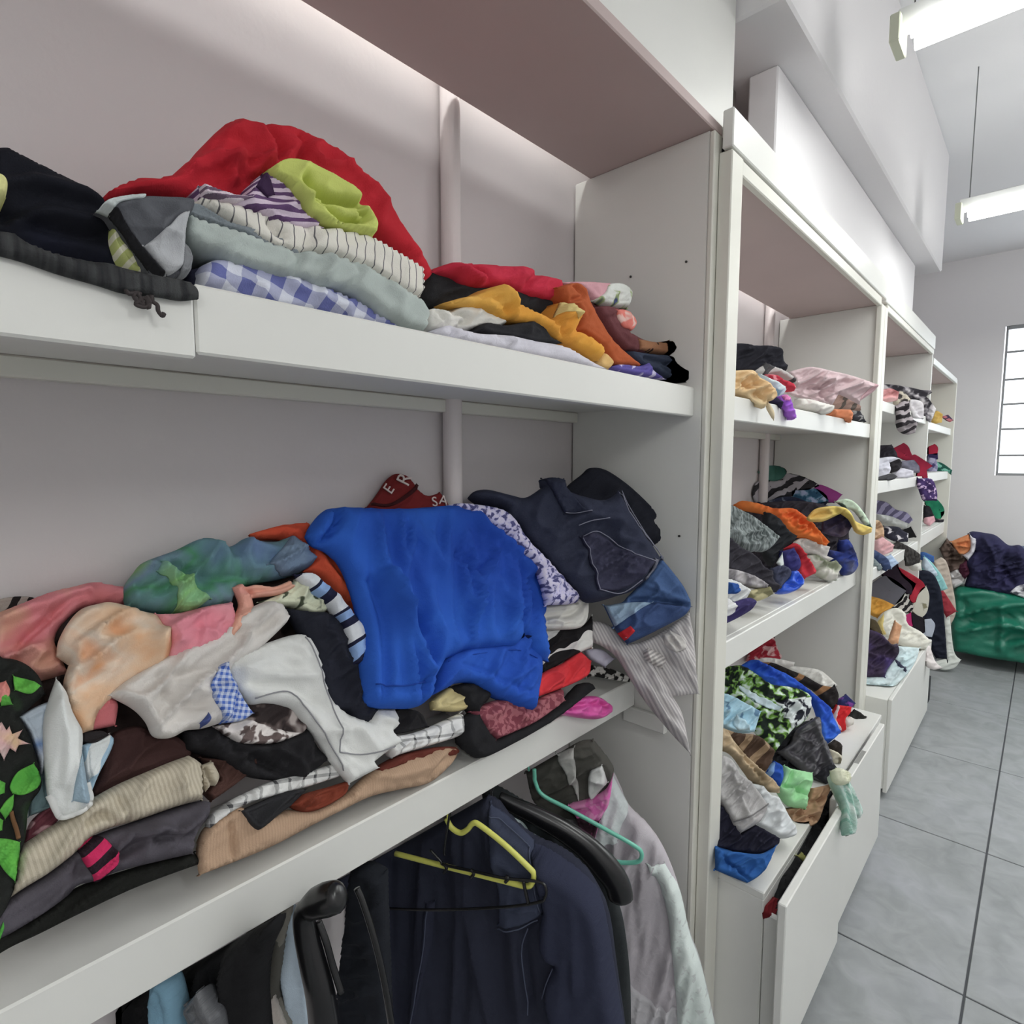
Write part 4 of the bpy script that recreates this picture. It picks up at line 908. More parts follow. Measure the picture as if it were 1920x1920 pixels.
Hc(ZN, 0.0, 'jacket', 'dark navy cotton jacket hanging in the centre below the middle shelf', 'jacket', 'P',
   '630,1655 700,1616 780,1571 860,1526 912,1496 930,1506 960,1542 1000,1574 1050,1596 1092,1630 1123,1673 1142,1727 1154,1813 1172,1940 1100,1990 640,1990 648,1800 652,1690', NV, wr=.006, wl=(.6, .10), wa=88, T=.03, r=24,
   ridges=[('810,1700 800,1800 785,1920', .010, 7), ('1020,1700 990,1740 1000,1860', -.012, 7), ('900,1720 905,1820 895,1930', .008, 16)])
_j = _o = _last[0]
PT(.02, 'sleeve', 'H1', '900,590 1040,650 1180,760 1270,880 1320,1040 1360,1300 1420,1700 1060,1700 985,1390 1040,1220 960,1130 970,960 985,900 950,720', ('p', (45, 49, 69)), T=.030, r=20, back=.02, wr=.003, wl=(.4, .12), wa=80, label='right sleeve and shoulder', ridges=[('1150,860 1170,1000 1180,1300', .006, 26)])
PT(.05, 'collar', 'H1', '672,372 760,445 880,555 915,600 950,720 985,905 960,965 738,1004 742,800 700,600', ('p', (56, 62, 82)), T=.012, r=8, back=.012, label='open collar')
PT(.02, 'placket', 'H1', '325,900 370,900 355,1100 320,1300 290,1450 262,1640 240,1640 285,1400 310,1200', ('p', (44, 47, 64)), T=.007, r=6)
for _s in ('352,905 338,1100 312,1290 262,1630', '905,1010 872,1120 880,1300 905,1480', '690,400 780,470 880,562 912,605 948,720 982,900', '960,962 850,985 742,1000', '985,1385 1010,1300 1042,1225'):
    tube('seam', on_frame(_o, 'H1', _s, .16), .0013, fabric(('p', (74, 80, 100))), _o, 5)
hanger(ZY, 'clothes_hanger', 'yellow plastic hanger crossing the front of the navy jacket', 'H1', '410,462 440,515 490,545 530,525 560,492 600,502 740,612 870,735 902,775 895,822 860,845 740,817 560,772 400,732 125,661', .0052, PY, .028)
_h = hanger(ZY, 'clothes_hanger', 'thin black plastic trouser hanger bar with clips below the yellow hanger', 'H1', '320,640 380,705 400,725 560,760 740,800 930,820 972,860 965,910 930,935 740,962 350,978 0,965 -160,945', .0026, PK, .036)
for _s in ('400,722 412,745 396,770', '548,752 566,772 548,798', '745,790 760,800 742,822', '845,815 855,870 872,940'):
    tube('clip', on_zone(ZY, 'H1', _s, .036), .0032, PK, _h, 6)
hanger(ZK, 'suit_hanger', 'wide glossy black suit hanger right of the navy jacket', 'H1', '705,345 780,385 900,440 1050,520 1180,610 1290,720 1370,830 1395,935', np.interp(np.linspace(0, 1, 43), [0, .45, .75, .95, 1], [.014, .024, .029, .026, .012]), PK, 0.02, 0.8, plain_mat('steel_hook', (170, 170, 172), .25, .9), 14)
Hc(ZK, -.03, 'blazer', 'black blazer on the wide suit hanger behind the navy jacket', 'blazer', 'H1', '600,250 760,330 900,420 1060,540 1200,660 1310,800 1380,960 1415,1110 1445,1400 1450,1760 1380,1760 900,1700 700,900', ('p', (46, 50, 52)), T=.02, wr=.006, wl=(.5, .07), wa=88)
PT(.02, 'lapel', 'H1', '760,410 850,470 960,560 1000,605 930,590 850,540', ('p', (196, 212, 214)), label='pale shirt edge beside the lapel', T=.004)
hanger(ZG, 'clothes_hanger', 'mint green plastic hanger in front of the pale lilac shirt', 'H1', '905,186 907,225 912,262 952,332 1100,412 1300,522 1460,612 1508,655 1492,705 1400,712 1310,694 1100,640 900,600', .0045, PG, .02)
Hc(ZS, 0.0, 'shirt', 'pale lilac white shirt hanging last, next to the white panel', 'shirt', 'H1',
   '1130,150 1230,130 1330,190 1390,300 1432,400 1550,520 1640,660 1720,870 1775,1100 1845,1300 1935,1680 1430,1760 1100,1700 1050,900 1080,500', ('p', (184, 178, 184)), T=.03, r=20, wr=.010, wl=(.45, .05), wa=80,
   ridges=[('1500,700 1470,900 1480,1200', -.010, 20), ('1590,700 1650,1000 1700,1400', -.008, 12)])
_o = _last[0]
PT(.02, 'sleeve', 'H1', '1540,690 1640,700 1725,870 1778,1100 1848,1300 1935,1680 1720,1700 1690,1300 1655,1000 1600,800', ('k', (208, 218, 214), (186, 192, 190), 60, .62), T=.012, r=12, label='paler right sleeve')
PT(.03, 'collar', 'H1', '1335,190 1390,300 1435,395 1400,480 1375,560 1228,602 1262,470 1300,330', ('p', (214, 222, 222)), T=.010, r=8, label='white collar')
PT(.02, 'pocket', 'H1', '1425,1368 1560,1468 1705,1510 1722,1700 1430,1720', ('p', (186, 184, 188)), T=.005, r=5)
Hc(ZJ, .035, 'camisole', 'pink lace trimmed dark camisole inside the pale shirt collar', 'camisole', 'H1', '1100,395 1200,372 1300,318 1345,235 1325,380 1282,462 1240,600 1190,580 1140,460', ('k', (204, 96, 164), (226, 140, 190), 60, .5), T=.012, r=10)
PT(.02, 'lace_front', 'H1', '1140,455 1210,450 1275,468 1238,602 1180,570', ('k', (58, 34, 46), (150, 70, 110), 40, .6), T=.004)
Hc(ZJ, .0, 'coat', 'dark grey coat with paler lining behind the mint hanger', 'coat', 'H1', '860,212 1040,108 1160,42 1235,34 1345,180 1335,260 1300,330 1160,400 1160,470 1000,440 900,360', ('p', (78, 77, 72)), T=.024, r=18)
PT(.02, 'lapel', 'H1', '1035,100 1130,60 1142,150 1165,340 1140,300', ('p', (168, 168, 164)), label='light grey lapel')
PT(.03, 'white_lining', 'H1', '1225,180 1290,145 1322,240 1235,330 1212,280', ('p', (196, 198, 196)), label='crumpled white lining', T=.012, wr=.008)
# left part of the rail
Hc(ZP, 0.0, 'blue_shirt', 'pale blue shirt hanging between black hangers at lower left', 'shirt', 'H2', '960,560 1010,630 1080,665 1150,960 1165,1200 1225,1700 940,1700 895,1300 920,1100 955,850', ('p', (182, 198, 212)), T=.014, r=16, wr=.006, wl=(.4, .05), wa=85)
hanger(ZT, 'suit_hanger', 'thick black suit hanger end at lower left, knob up', 'H2', '1420,500 1330,520 1200,570 1130,640 1140,780 1190,1000 1260,1300 1310,1700', np.interp(np.linspace(0, 1, 43), [0, .06, .16, .26, .36, 1], [.012, .020, .022, .020, .015, .025]), PK, 0.03, 0.8, None, 14)
tube('trouser_bar', on_zone(ZT, 'H2', '1240,700 1300,860 1350,1040 1420,1260', .02), .005, PK, None, 8)
tag(C.objects[-1] if False else bpy.data.objects['trouser_bar'], 'slim black trouser bar slanting right of the thick hanger end', 'hanger', GH)
tube('skirt_hanger', on_zone(ZP, 'H2', '1540,440 1590,560 1680,850 1760,1200 1840,1700', .06), .006, PK, None, 8, 0.7)
tag(bpy.data.objects['skirt_hanger'], 'long thin black hanger arm with highlight over the navy jacket', 'hanger', GH)
Hc(ZP, -.05, 'black_coat', 'black coat sleeve hanging just left of the navy jacket', 'coat', 'H2', '1490,300 1600,260 1750,330 1760,700 1780,1200 1800,1700 1380,1700 1400,1150 1450,700', ('p', (30, 33, 40)), T=.02, r=20)
Hc(ZP, .03, 'scarf', 'taupe scarf hanging left of the pale blue shirt', 'scarf', 'H2', '680,740 890,640 965,600 990,660 940,850 905,1200 905,1320 1000,1600 980,1700 760,1700 750,1300 790,1000', ('s', (84, 82, 76), (118, 114, 106), .05, 2, .5), T=.016, r=16, wr=.006, wl=(.4, .03), wa=85)
PT(.02, 'cream_edge', 'H2', '880,1300 900,1290 985,1520 940,1500 840,1410 790,1450', ('p', (186, 178, 170)), label='cream edge', T=.004)
Hc(ZL, .0, 'black_dress', 'black dress filling the lower left corner under the shelf', 'dress', 'H2', '-300,1340 20,1180 300,1025 640,828 880,690 890,780 800,1000 770,1300 800,1700 -300,1800', ('p', (24, 24, 26)), T=.03, r=26, wr=.01, wl=(.4, .05), wa=85)
Hc(ZL, .06, 'blue_blouse', 'light blue blouse sliver at the bottom left corner', 'blouse', 'H2', '-60,1180 10,1150 62,1250 120,1503 150,1700 -60,1700', ('p', (112, 152, 174)), T=.014)
Hc(ZL, .05, 'grey_satin_skirt', 'grey satin skirt corner between black clothes at lower left', 'skirt', 'H2', '195,1372 282,1265 340,1380 400,1510 420,1700 300,1700', ('g', (84, 86, 90)), T=.01)
# ---------------------------------------------------------------- second unit
def zone2(x0, z0, tilt, xf, zs, y0=0.062, y1=1.597, face=0.55, back=0.05): return Zone(x0, z0, tilt, xf=xf, zs=zs, ymax=y1, ymin=y0, face=face, back=back)
ZC = zone2(.372, 1.715, 72, .402, 1.6995); ZD = zone2(.345, 1.10, 58, .378, 1.0695); ZE = zone2(.47, .545, 48, .531, .505, .09, 1.55)
def mk(z, g):
    def fn(off, name, label, cat, reg, pts, mat, **kw):
        kw.setdefault('group', g); kw.setdefault('T', .022); kw.setdefault('r', 9); kw['wr'] = kw.get('wr', .010)*1.05; kw['T'] = kw.get('T', .022)*.75; kw.setdefault('step', 2.0); kw.setdefault('wl', (.10, .032)); return I(z, off, name, label, cat, reg, pts, mat, **kw)
    return fn
Cc = mk(ZC, 'clothes on the upper shelf of the second unit'); Dd = mk(ZD, 'clothes on the middle shelf of the second unit'); Ee = mk(ZE, 'clothes heaped on the cabinet of the second unit')
Cc(-.10, 'black_hoodie', 'black hoodie folded at the back of the second unit upper shelf', 'hoodie', 'U1', '100,280 300,262 450,288 600,288 720,318 752,370 765,460 805,520 795,580 680,600 480,600 100,600', ('p', (36, 36, 44)), T=.05, r=16)
Cc(.03, 'peach_blouse', 'peach blouse crumpled at the left of the second unit upper shelf', 'blouse', 'U1', '100,580 300,565 440,568 500,640 600,700 690,800 705,852 645,905 592,895 562,985 500,965 430,925 330,855 100,800', ('n', (248, 206, 150), (250, 224, 176), 9.0), ridges=[('240,690 400,760 560,900', -.014, 24), ('440,580 450,680 500,760', -.010, 20)])
PT(-.01, 'hanging_tip', 'U1', '585,910 625,950 672,1040 668,1122 622,1045 590,980', ('p', (240, 222, 186)), label='pale hanging tip', T=.006)
Cc(-.02, 'grey_striped_scarf', 'grey scarf with dark stripe folded above the red blouse', 'scarf', 'U1', '470,570 580,488 690,530 800,578 900,648 920,705 850,665 740,615 620,605 560,655 500,620', ('s', (176, 174, 172), (70, 70, 72), .10, 30, .2))
Cc(-.005, 'red_floral_blouse', 'small red floral blouse roll in the middle of second unit upper shelf', 'blouse', 'U1', '590,612 700,620 770,668 860,700 915,760 895,795 830,785 760,715 660,685', ('k', (176, 36, 58), (214, 130, 140), 34, .6))
Cc(.005, 'light_blue_top_edge', 'light blue and white blouse edge beside the peach blouse', 'blouse', 'U1', '515,605 620,655 740,715 805,780 775,825 705,858 688,785 600,692', ('k', (206, 220, 226), (120, 160, 180), 20, .62))
Cc(.015, 'pink_shirt', 'pale pink shirt spread at the right of the second unit upper shelf', 'shirt', 'U1', '815,590 960,548 1100,528 1300,568 1550,628 1780,708 1835,742 1782,802 1652,892 1632,942 1520,874 1400,824 1342,925 1322,955 1200,935 1050,895 880,845 808,805 918,765 905,665', ('p', (238, 212, 216)), T=.03, wr=.014,
   ridges=[('1050,760 1180,770 1260,700', -.012, 20), ('1180,770 1200,860 1290,940', -.014, 18), ('1270,800 1360,830', -.012, 14), ('940,830 1060,870 1160,900', -.012, 16), ('1220,660 1500,660', .008, 20)], ax=0.41, face=0.75)
PT(.02, 'cuff', 'U1', '1630,900 1650,850 1790,720 1838,742 1782,805 1655,895', ('p', (232, 190, 198)), T=.005)
Cc(.012, 'taupe_skirt', 'folded taupe skirt under the pink shirt', 'skirt', 'U1', '1320,945 1390,828 1480,818 1560,900 1625,940 1645,1010 1520,1005 1320,990', ('s', (150, 122, 112), (90, 82, 76), .05, 10, .3))
Cc(.022, 'white_knit', 'white rolled knit under the pink shirt on the second unit', 'sweater', 'U1', '930,885 1050,888 1200,928 1325,960 1338,1012 1262,1056 1100,1026 930,970', ('k', (226, 222, 216), (190, 180, 176), 24, .64), T=.035, r=12)
Cc(.020, 'orange_shorts', 'orange shorts folded below the taupe skirt', 'shorts', 'U1', '1300,1000 1520,1008 1550,1062 1535,1145 1440,1125 1310,1070', ('p', (222, 136, 92)))
Cc(.016, 'black_lace_skirt', 'black lace skirt corner at the right of the second unit upper shelf', 'skirt', 'U1', '1535,1010 1625,1000 1698,1135 1600,1136 1545,1085', ('k', (60, 60, 66), (150, 150, 150), 40, .58))
Cc(.035, 'purple_ribbon_scarf', 'bright purple scarf hanging over the second unit upper shelf', 'scarf', 'U1', '715,860 790,838 850,880 875,960 922,1092 900,1114 830,1074 760,994 716,925', ('n', (136, 70, 184), (164, 100, 206), 8.0))
PT(.02, 'pink_patch', 'U1', '735,860 790,842 835,885 815,925 755,915', ('p', (212, 120, 180)), label='pink patch')
Cc(.020, 'navy_sock', 'navy sock between the peach blouse and the purple scarf', 'sock', 'U1', '598,902 690,868 765,930 745,1005 680,955', ('p', (44, 38, 66)))
# middle shelf
Dd(-.115, 'charcoal_blanket', 'charcoal blanket mostly buried under the second unit middle heap', 'blanket', 'U2', '60,640 300,600 900,560 1300,660 1420,900 1380,1200 900,1400 500,1500 60,1520', ('p', (54, 50, 58)))
Dd(-.10, 'teal_towel', 'dark teal towel rolled on top of the second unit heap', 'towel', 'U2', '462,250 530,198 620,186 732,218 755,272 710,325 600,360 515,335', ('n', (56, 104, 94), (84, 136, 122), 10.0), T=.06, r=18, ridges=[('500,260 540,240 570,270 550,310', -.02, 20)])
Dd(-.075, 'zebra_blouse', 'black and grey zebra striped blouse under the teal towel', 'blouse', 'U2', '400,490 430,378 520,338 620,350 720,330 760,268 900,298 1060,368 1110,402 1000,440 850,450 830,510 700,530 560,575 430,580', ('w', (50, 48, 52), (168, 162, 168), 20, 60), T=.04)
Dd(-.055, 'blue_print_dress', 'blue printed dress bunched right of the zebra blouse', 'dress', 'U2', '820,450 1000,428 1100,440 1182,500 1205,562 1100,590 900,570 825,520', ('k', (44, 84, 114), (84, 130, 160), (170, 180, 210), 22, .48))
Dd(-.080, 'magenta_shirt', 'magenta shirt lying behind the blue printed dress', 'shirt', 'U2', '1050,410 1120,388 1250,438 1350,492 1285,568 1200,550 1120,480', ('p', (150, 58, 132)))
Dd(-.060, 'navy_cardigan', 'dark navy cardigan layer beneath the zebra blouse', 'cardigan', 'U2', '420,575 560,560 700,520 850,520 1050,588 1195,558 1165,610 1000,645 700,645 560,625', ('k', (38, 42, 62), (90, 96, 110), 24, .64))
Dd(-.020, 'green_print_shirt', 'white and green printed shirt curving down at right of the heap', 'shirt', 'U2', '1280,562 1400,538 1500,588 1605,720 1668,842 1600,815 1480,665 1380,630', ('k', (186, 206, 184), (70, 90, 80), 26, .56), ax=0.41, face=0.8)
Dd(-.010, 'orange_vest', 'bright orange safety vest across the middle of the second unit heap', 'vest', 'U2', '215,592 290,558 420,578 560,618 640,640 820,638 900,688 1000,758 1130,898 1215,992 1182,1036 1100,1016 1000,956 880,936 800,896 700,806 640,726 560,690 400,660 260,630', ('n', (206, 84, 24), (242, 122, 34), (246, 136, 50), 7.0), T=.03, ridges=[('780,700 900,780 1060,880 1180,1000', -.018, 26), ('630,660 700,760 800,860', .012, 24)])
Dd(.000, 'yellow_shirt', 'yellow shirt sweeping around the right end of the heap', 'shirt', 'U2', '975,745 1060,648 1200,618 1300,618 1390,638 1450,700 1500,780 1668,845 1662,892 1582,918 1500,885 1440,765 1345,690 1265,725 1150,775 1020,775', ('n', (214, 198, 96), (232, 200, 110), (226, 176, 80), 8.0), T=.035, ridges=[('1300,640 1420,740 1480,860', .014, 24), ('1020,740 1150,690 1280,680', -.012, 20)], ax=0.425, face=0.8)
Dd(-.012, 'navy_blouse', 'navy and taupe blouse nested inside the yellow shirt', 'blouse', 'U2', '1150,790 1180,765 1260,738 1335,678 1402,718 1455,830 1405,905 1350,938 1260,925 1150,892', ('n', (40, 38, 72), (62, 54, 78), (108, 96, 106), 9.0), ridges=[('1180,800 1280,780 1340,940', -.014, 26)], ax=0.41, face=0.75)
Dd(.030, 'grey_marl_sweater', 'light grey marl sweater folded at the left of the second unit heap', 'sweater', 'U2', '60,600 180,610 250,640 400,718 560,838 688,942 622,1028 540,1088 440,1085 350,1116 270,1046 60,900', ('m', (84, 92, 92), (150, 158, 158), 160, 60), T=.04, r=14, ridges=[('250,660 450,790 640,950', -.016, 20), ('270,720 450,850 580,1010', -.012, 18)])
Dd(.016, 'black_shirt', 'black shirt between the grey marl sweater and the orange vest', 'shirt', 'U2', '540,680 640,715 720,798 800,888 875,930 825,1005 740,1066 660,1186 620,1250 555,1160 530,1080 680,940 555,838', ('p', (40, 42, 46)), T=.03)
Dd(.020, 'dark_trousers', 'dark grey trousers hanging below the grey marl sweater', 'trousers', 'U2', '60,930 160,950 270,1045 380,1108 430,1155 520,1268 605,1298 625,1400 708,1472 655,1518 560,1450 400,1370 60,1260', ('p', (58, 56, 64)), T=.03, ridges=[('400,1110 500,1250 600,1300', .012, 24)])
Dd(.026, 'grey_hemmed_trousers', 'mid grey trousers with white hem under the dark trousers', 'trousers', 'U2', '60,1270 160,1278 300,1308 450,1368 570,1445 560,1480 440,1470 300,1430 60,1390', ('m', (96, 92, 98), (178, 174, 176), 30, 70), T=.02)
Dd(.040, 'sports_hat', 'white cap with a blue oval at the left front of the heap', 'cap', 'U2', '60,1370 150,1388 260,1428 378,1512 325,1604 240,1646 60,1630', ('p', (226, 228, 228)), T=.03)
PT(.02, 'blue_oval', 'U2', '100,1440 220,1448 248,1500 205,1555 100,1560', ('p', (34, 76, 146)), T=.004, label='blue oval')
Dd(.034, 'khaki_shorts', 'khaki printed shorts on the shelf edge next to the white cap', 'shorts', 'U2', '350,1515 480,1478 585,1468 618,1542 545,1588 440,1616 375,1570', ('k', (120, 116, 84), (176, 168, 128), 22, .5))
Dd(.044, 'navy_socks', 'navy blue socks bunched at the left shelf corner', 'socks', 'U2', '60,1680 140,1655 300,1598 390,1588 436,1640 395,1706 265,1788 60,1890', ('p', (62, 54, 104)), T=.025)
PT(.02, 'white_sock', 'U2', '60,1580 150,1600 205,1660 180,1740 120,1790 60,1790', ('p', (220, 220, 222)), T=.01, label='white sock end')
Dd(.040, 'blue_swimsuit', 'bright blue satin swimsuit at the front of the heap', 'swimsuit', 'U2', '672,1528 720,1438 790,1378 800,1308 872,1298 935,1370 935,1445 862,1508 760,1538', ('g', (32, 86, 208)), T=.03, ridges=[('740,1440 840,1460 900,1380', -.014, 22)])
Dd(.030, 'slate_shirt', 'slate navy shirt behind the blue swimsuit', 'shirt', 'U2', '610,1275 700,1238 795,1278 808,1345 725,1448 700,1490 645,1410', ('p', (66, 70, 92)))
PT(.02, 'white_patch', 'U2', '655,1215 715,1120 730,1240 690,1255', ('p', (218, 226, 224)), label='white patch', T=.006)
Dd(.026, 'indigo_blouse', 'indigo blouse next to the red scarf on the second unit', 'blouse', 'U2', '712,1092 840,1058 885,1150 905,1262 865,1305 780,1288 735,1205', ('p', (54, 52, 112)), T=.03)
Dd(.030, 'red_scarf', 'red scarf falling down the front of the second unit heap', 'scarf', 'U2', '720,1070 830,1006 902,1048 962,1148 1066,1280 1066,1325 960,1378 900,1305 878,1150 828,1085', ('n', (168, 20, 34), (204, 50, 66), 7.0), T=.03, ridges=[('850,1040 930,1150 1000,1330', .014, 24)])
Dd(.018, 'white_knit_scarf', 'white knit scarf below the orange vest', 'scarf', 'U2', '832,1002 900,956 1000,968 1100,1008 1218,1050 1190,1142 1256,1172 1200,1208 1080,1138 980,1108 900,1046', ('p', (214, 210, 206)), T=.03, ridges=[('920,1000 1040,1070 1180,1150', -.014, 22)])
Dd(.020, 'camouflage_shorts', 'khaki and white camouflage shorts at the shelf front', 'shorts', 'U2', '972,1138 1080,1130 1200,1200 1285,1188 1348,1262 1305,1335 1294,1396 1200,1388 1100,1328 1056,1272', ('k', (120, 126, 104), (170, 174, 158), (206, 204, 196), 16, .46), T=.025)
Dd(.016, 'navy_print_shirt', 'navy printed shirt rolled at the right end of the shelf', 'shirt', 'U2', '1205,1075 1330,1100 1330,978 1400,966 1455,1040 1508,1180 1508,1272 1445,1338 1368,1338 1328,1235 1258,1172', ('n', (34, 36, 66), (44, 62, 138), (90, 94, 120), 10.0), T=.035, ax=0.372, face=0.6)
# cabinet top
Ee(-.20, 'red_print_bag', 'red cloth bag with white print at the back of the second unit cabinet', 'bag', 'U3', '400,330 450,178 500,60 560,20 680,10 700,160 768,290 722,340 600,330 500,330', ('k', (160, 34, 52), (216, 176, 176), 24, .52), T=.04)
PT(.02, 'dark_handle', 'U3', '520,95 560,10 690,0 690,110 620,85', ('p', (84, 56, 56)), label='brown top')
Ee(-.14, 'white_sneaker_sock', 'white socks on top of the cabinet heap below the red bag', 'socks', 'U3', '495,325 600,298 760,318 905,350 892,386 780,388 650,365', ('p', (214, 210, 206)))
Ee(-.12, 'white_apron', 'white apron draped at the back right of the cabinet heap', 'apron', 'U3', '800,400 900,392 1060,408 1200,448 1355,592 1262,655 1150,580 1000,500 870,440', ('p', (222, 220, 214)))
Ee(-.07, 'brown_strap_bag', 'black and tan strapped bag between white apron and blue jersey', 'bag', 'U3', '570,350 680,356 850,426 1020,496 1180,586 1335,616 1368,702 1325,835 1275,825 1150,655 950,540 780,460', ('s', (34, 30, 30), (134, 96, 60), .10, 55, .22))
Ee(-.05, 'blue_jersey', 'royal blue jersey arching over the cabinet heap', 'jersey', 'U3', '330,385 430,328 520,333 700,418 860,498 1000,598 1150,718 1275,828 1296,900 1388,1092 1325,1155 1250,1215 1175,1140 1165,900 1080,730 900,620 700,600 500,490 380,420', ('n', (18, 56, 158), (38, 92, 200), (60, 116, 214), 5.0), T=.03, ridges=[('480,350 760,520 1050,720 1200,900', .012, 22), ('1200,960 1260,1060 1330,1100', -.012, 22)])
Ee(.0, 'green_print_dress', 'green, black and white printed dress on the cabinet heap', 'dress', 'U3', '60,400 180,395 340,388 500,478 640,578 900,618 1055,698 1075,772 1045,925 955,1015 870,1075 700,1290 655,1215 500,1068 540,880 400,780 60,640', ('k', (30, 40, 34), (110, 158, 52), (200, 212, 206), 34, .5), T=.035, ridges=[('180,480 450,640 720,760 900,900', -.014, 26)])
PT(.02, 'white_band', 'U3', '300,610 360,600 520,720 660,790 720,850 680,880 560,820 430,760', ('k', (190, 206, 214), (70, 100, 90), 30, .6), T=.004)
PT(.02, 'monochrome_panel', 'U3', '680,780 900,740 1060,730 1040,900 950,1010 860,1060 780,960', ('k', (40, 42, 52), (206, 212, 212), 34, .5), T=.004, label='black and white panel')
Ee(.02, 'pale_blue_blouse', 'pale blue patterned blouse at the left of the cabinet heap', 'blouse', 'U3', '60,640 160,678 250,708 400,790 545,868 505,1000 482,1075 400,1090 280,1075 60,1000', ('k', (162, 198, 214), (96, 130, 158), 26, .62), T=.025)
PT(.02, 'pocket', 'U3', '262,920 380,950 420,1070 300,1078 258,1020', ('p', (186, 214, 226)), T=.005)
Ee(.008, 'black_trousers', 'charcoal satin trousers sliding down the front of the cabinet heap', 'trousers', 'U3', '740,1290 870,1200 930,1070 1050,985 1135,925 1175,960 1190,1130 1245,1212 1318,1440 1378,1566 1230,1640 1110,1570 1000,1488 850,1370', ('g', (68, 66, 72)), T=.04, r=14, ridges=[('1080,980 1150,1150 1240,1400', .014, 30), ('860,1300 1050,1400 1200,1480', -.012, 30)])
PT(.02, 'black_waist', 'U3', '1100,1560 1200,1470 1300,1440 1378,1566 1230,1640', ('p', (40, 40, 46)), T=.006)
Ee(-.055, 'charcoal_sweater', 'charcoal sweater mostly buried between green dress and mint towel', 'sweater', 'U3', '600,1180 760,1080 950,990 1090,960 1150,1250 1080,1560 780,1640 620,1430', ('p', (46, 46, 52)))
Ee(-.02, 'baseball_hat', 'red and white cap at the right end of the cabinet heap', 'cap', 'U3', '1305,945 1345,800 1420,808 1505,820 1492,885 1435,962 1445,1065 1402,1086 1335,1035', ('p', (196, 20, 28)), T=.035)
PT(.02, 'white_trim', 'U3', '1300,960 1335,850 1350,810 1360,830 1330,960 1390,1070 1360,1060', ('p', (224, 200, 200)), T=.004, label='white trim')
PT(.02, 'pompom', 'U3', '1425,955 1480,925 1525,955 1520,1010 1470,1035 1428,1005', ('p', (228, 222, 212)), T=.02, label='white pompom')
Ee(-.06, 'navy_shorts', 'navy blue shorts bunched behind the red cap', 'shorts', 'U3', '1360,740 1450,688 1545,780 1505,825 1380,808', ('k', (40, 42, 92), (120, 60, 140), 24, .58))
Ee(-.05, 'black_headband', 'black cloth tip between white apron and navy shorts', 'cloth', 'U3', '1245,660 1330,590 1368,690 1355,790 1290,750', ('p', (30, 30, 34)))
Ee(-.03, 'black_shoe', 'black shoe toe resting on the cabinet beside the red cap', 'shoe', 'U3', '1475,930 1540,848 1600,880 1668,942 1620,988 1520,985', ('p', (40, 40, 38)), T=.03)
Ee(.02, 'brown_cardigan', 'brown striped cardigan under the pale blue blouse', 'cardigan', 'U3', '60,1030 150,1048 300,1098 480,1118 600,1198 690,1300 645,1425 600,1505 500,1490 350,1340 250,1210 60,1150', ('s', (74, 56, 44), (140, 118, 92), .05, 40, .4), T=.03)
Ee(.045, 'khaki_trousers', 'khaki trousers in a long fold across the cabinet heap', 'trousers', 'U3', '60,1050 180,1060 260,1178 400,1348 560,1498 700,1618 745,1722 660,1706 520,1645 400,1488 250,1300 60,1250', ('n', (128, 110, 84), (190, 168, 136), (110, 96, 72), 9.0), T=.03, ridges=[('200,1100 380,1380 560,1600', -.014, 20)])
Ee(.055, 'grey_jeans', 'light grey jeans hanging at the left front of the cabinet heap', 'jeans', 'U4', '60,-160 140,-130 230,-90 320,60 430,140 540,288 605,410 565,525 482,605 330,690 268,622 236,540 165,402 60,220', ('d', (152, 150, 150)), T=.035, r=14, ridges=[('180,0 260,160 360,420 330,560', .014, 22), ('250,590 380,540 520,480', -.008, 14)])
_o = _last[0]
tube('stitching', on_frame(_o, 'U4', '240,575 360,540 480,470 590,390', .08), .0016, fabric(('p', (110, 108, 108))), _o, 5)
Ee(.040, 'white_shorts', 'white shorts under the light grey jeans', 'shorts', 'U4', '420,160 560,188 640,278 722,308 785,420 862,540 925,662 905,715 800,740 700,706 590,646 500,596 600,410', ('p', (222, 226, 228)), T=.03, r=12)
Ee(.035, 'mint_towel', 'mint green folded towel at the front of the cabinet heap', 'towel', 'U3', '745,1665 800,1445 870,1475 1085,1518 1085,1640 1045,1755 1024,1894 860,1856 755,1725', ('p', (158, 218, 160)), T=.04, r=14, ridges=[('760,1660 900,1690 1040,1760', -.020, 20), ('860,1460 850,1560 800,1650', -.012, 18)])
Ee(.025, 'blue_striped_shirt', 'blue shirt with white stripes tucked behind the mint towel', 'shirt', 'U3', '610,1500 690,1398 765,1448 785,1560 755,1650 680,1590', ('s', (28, 74, 166), (120, 160, 214), .05, 20, .25))
Ee(.022, 'tan_cardigan', 'tan cardigan folded below the mint towel on the cabinet edge', 'cardigan', 'U4', '815,440 1040,375 1080,215 1250,178 1315,148 1235,335 1185,475 1145,575 1020,658 980,668 895,625', ('n', (150, 116, 88), (176, 142, 112), 6.0), T=.03, ridges=[('860,480 1000,500 1140,560', -.014, 18), ('1040,360 1150,340 1240,280', -.012, 16)])
Ee(.030, 'navy_trousers', 'dark navy trousers under the grey jeans on the cabinet', 'trousers', 'U4', '60,380 130,400 240,558 330,692 490,602 600,660 745,742 722,815 540,908 350,900 60,850', ('p', (30, 30, 46)), T=.03, r=12)
Ee(.022, 'blue_sweatshirt', 'blue sweatshirt folded at the near corner of the cabinet top', 'sweatshirt', 'U4', '60,850 120,868 300,890 540,908 708,828 585,1082 425,1206 350,1198 60,1080', ('p', (32, 86, 152)), T=.035, r=12, ridges=[('130,950 280,1080 400,1190', -.016, 16)])
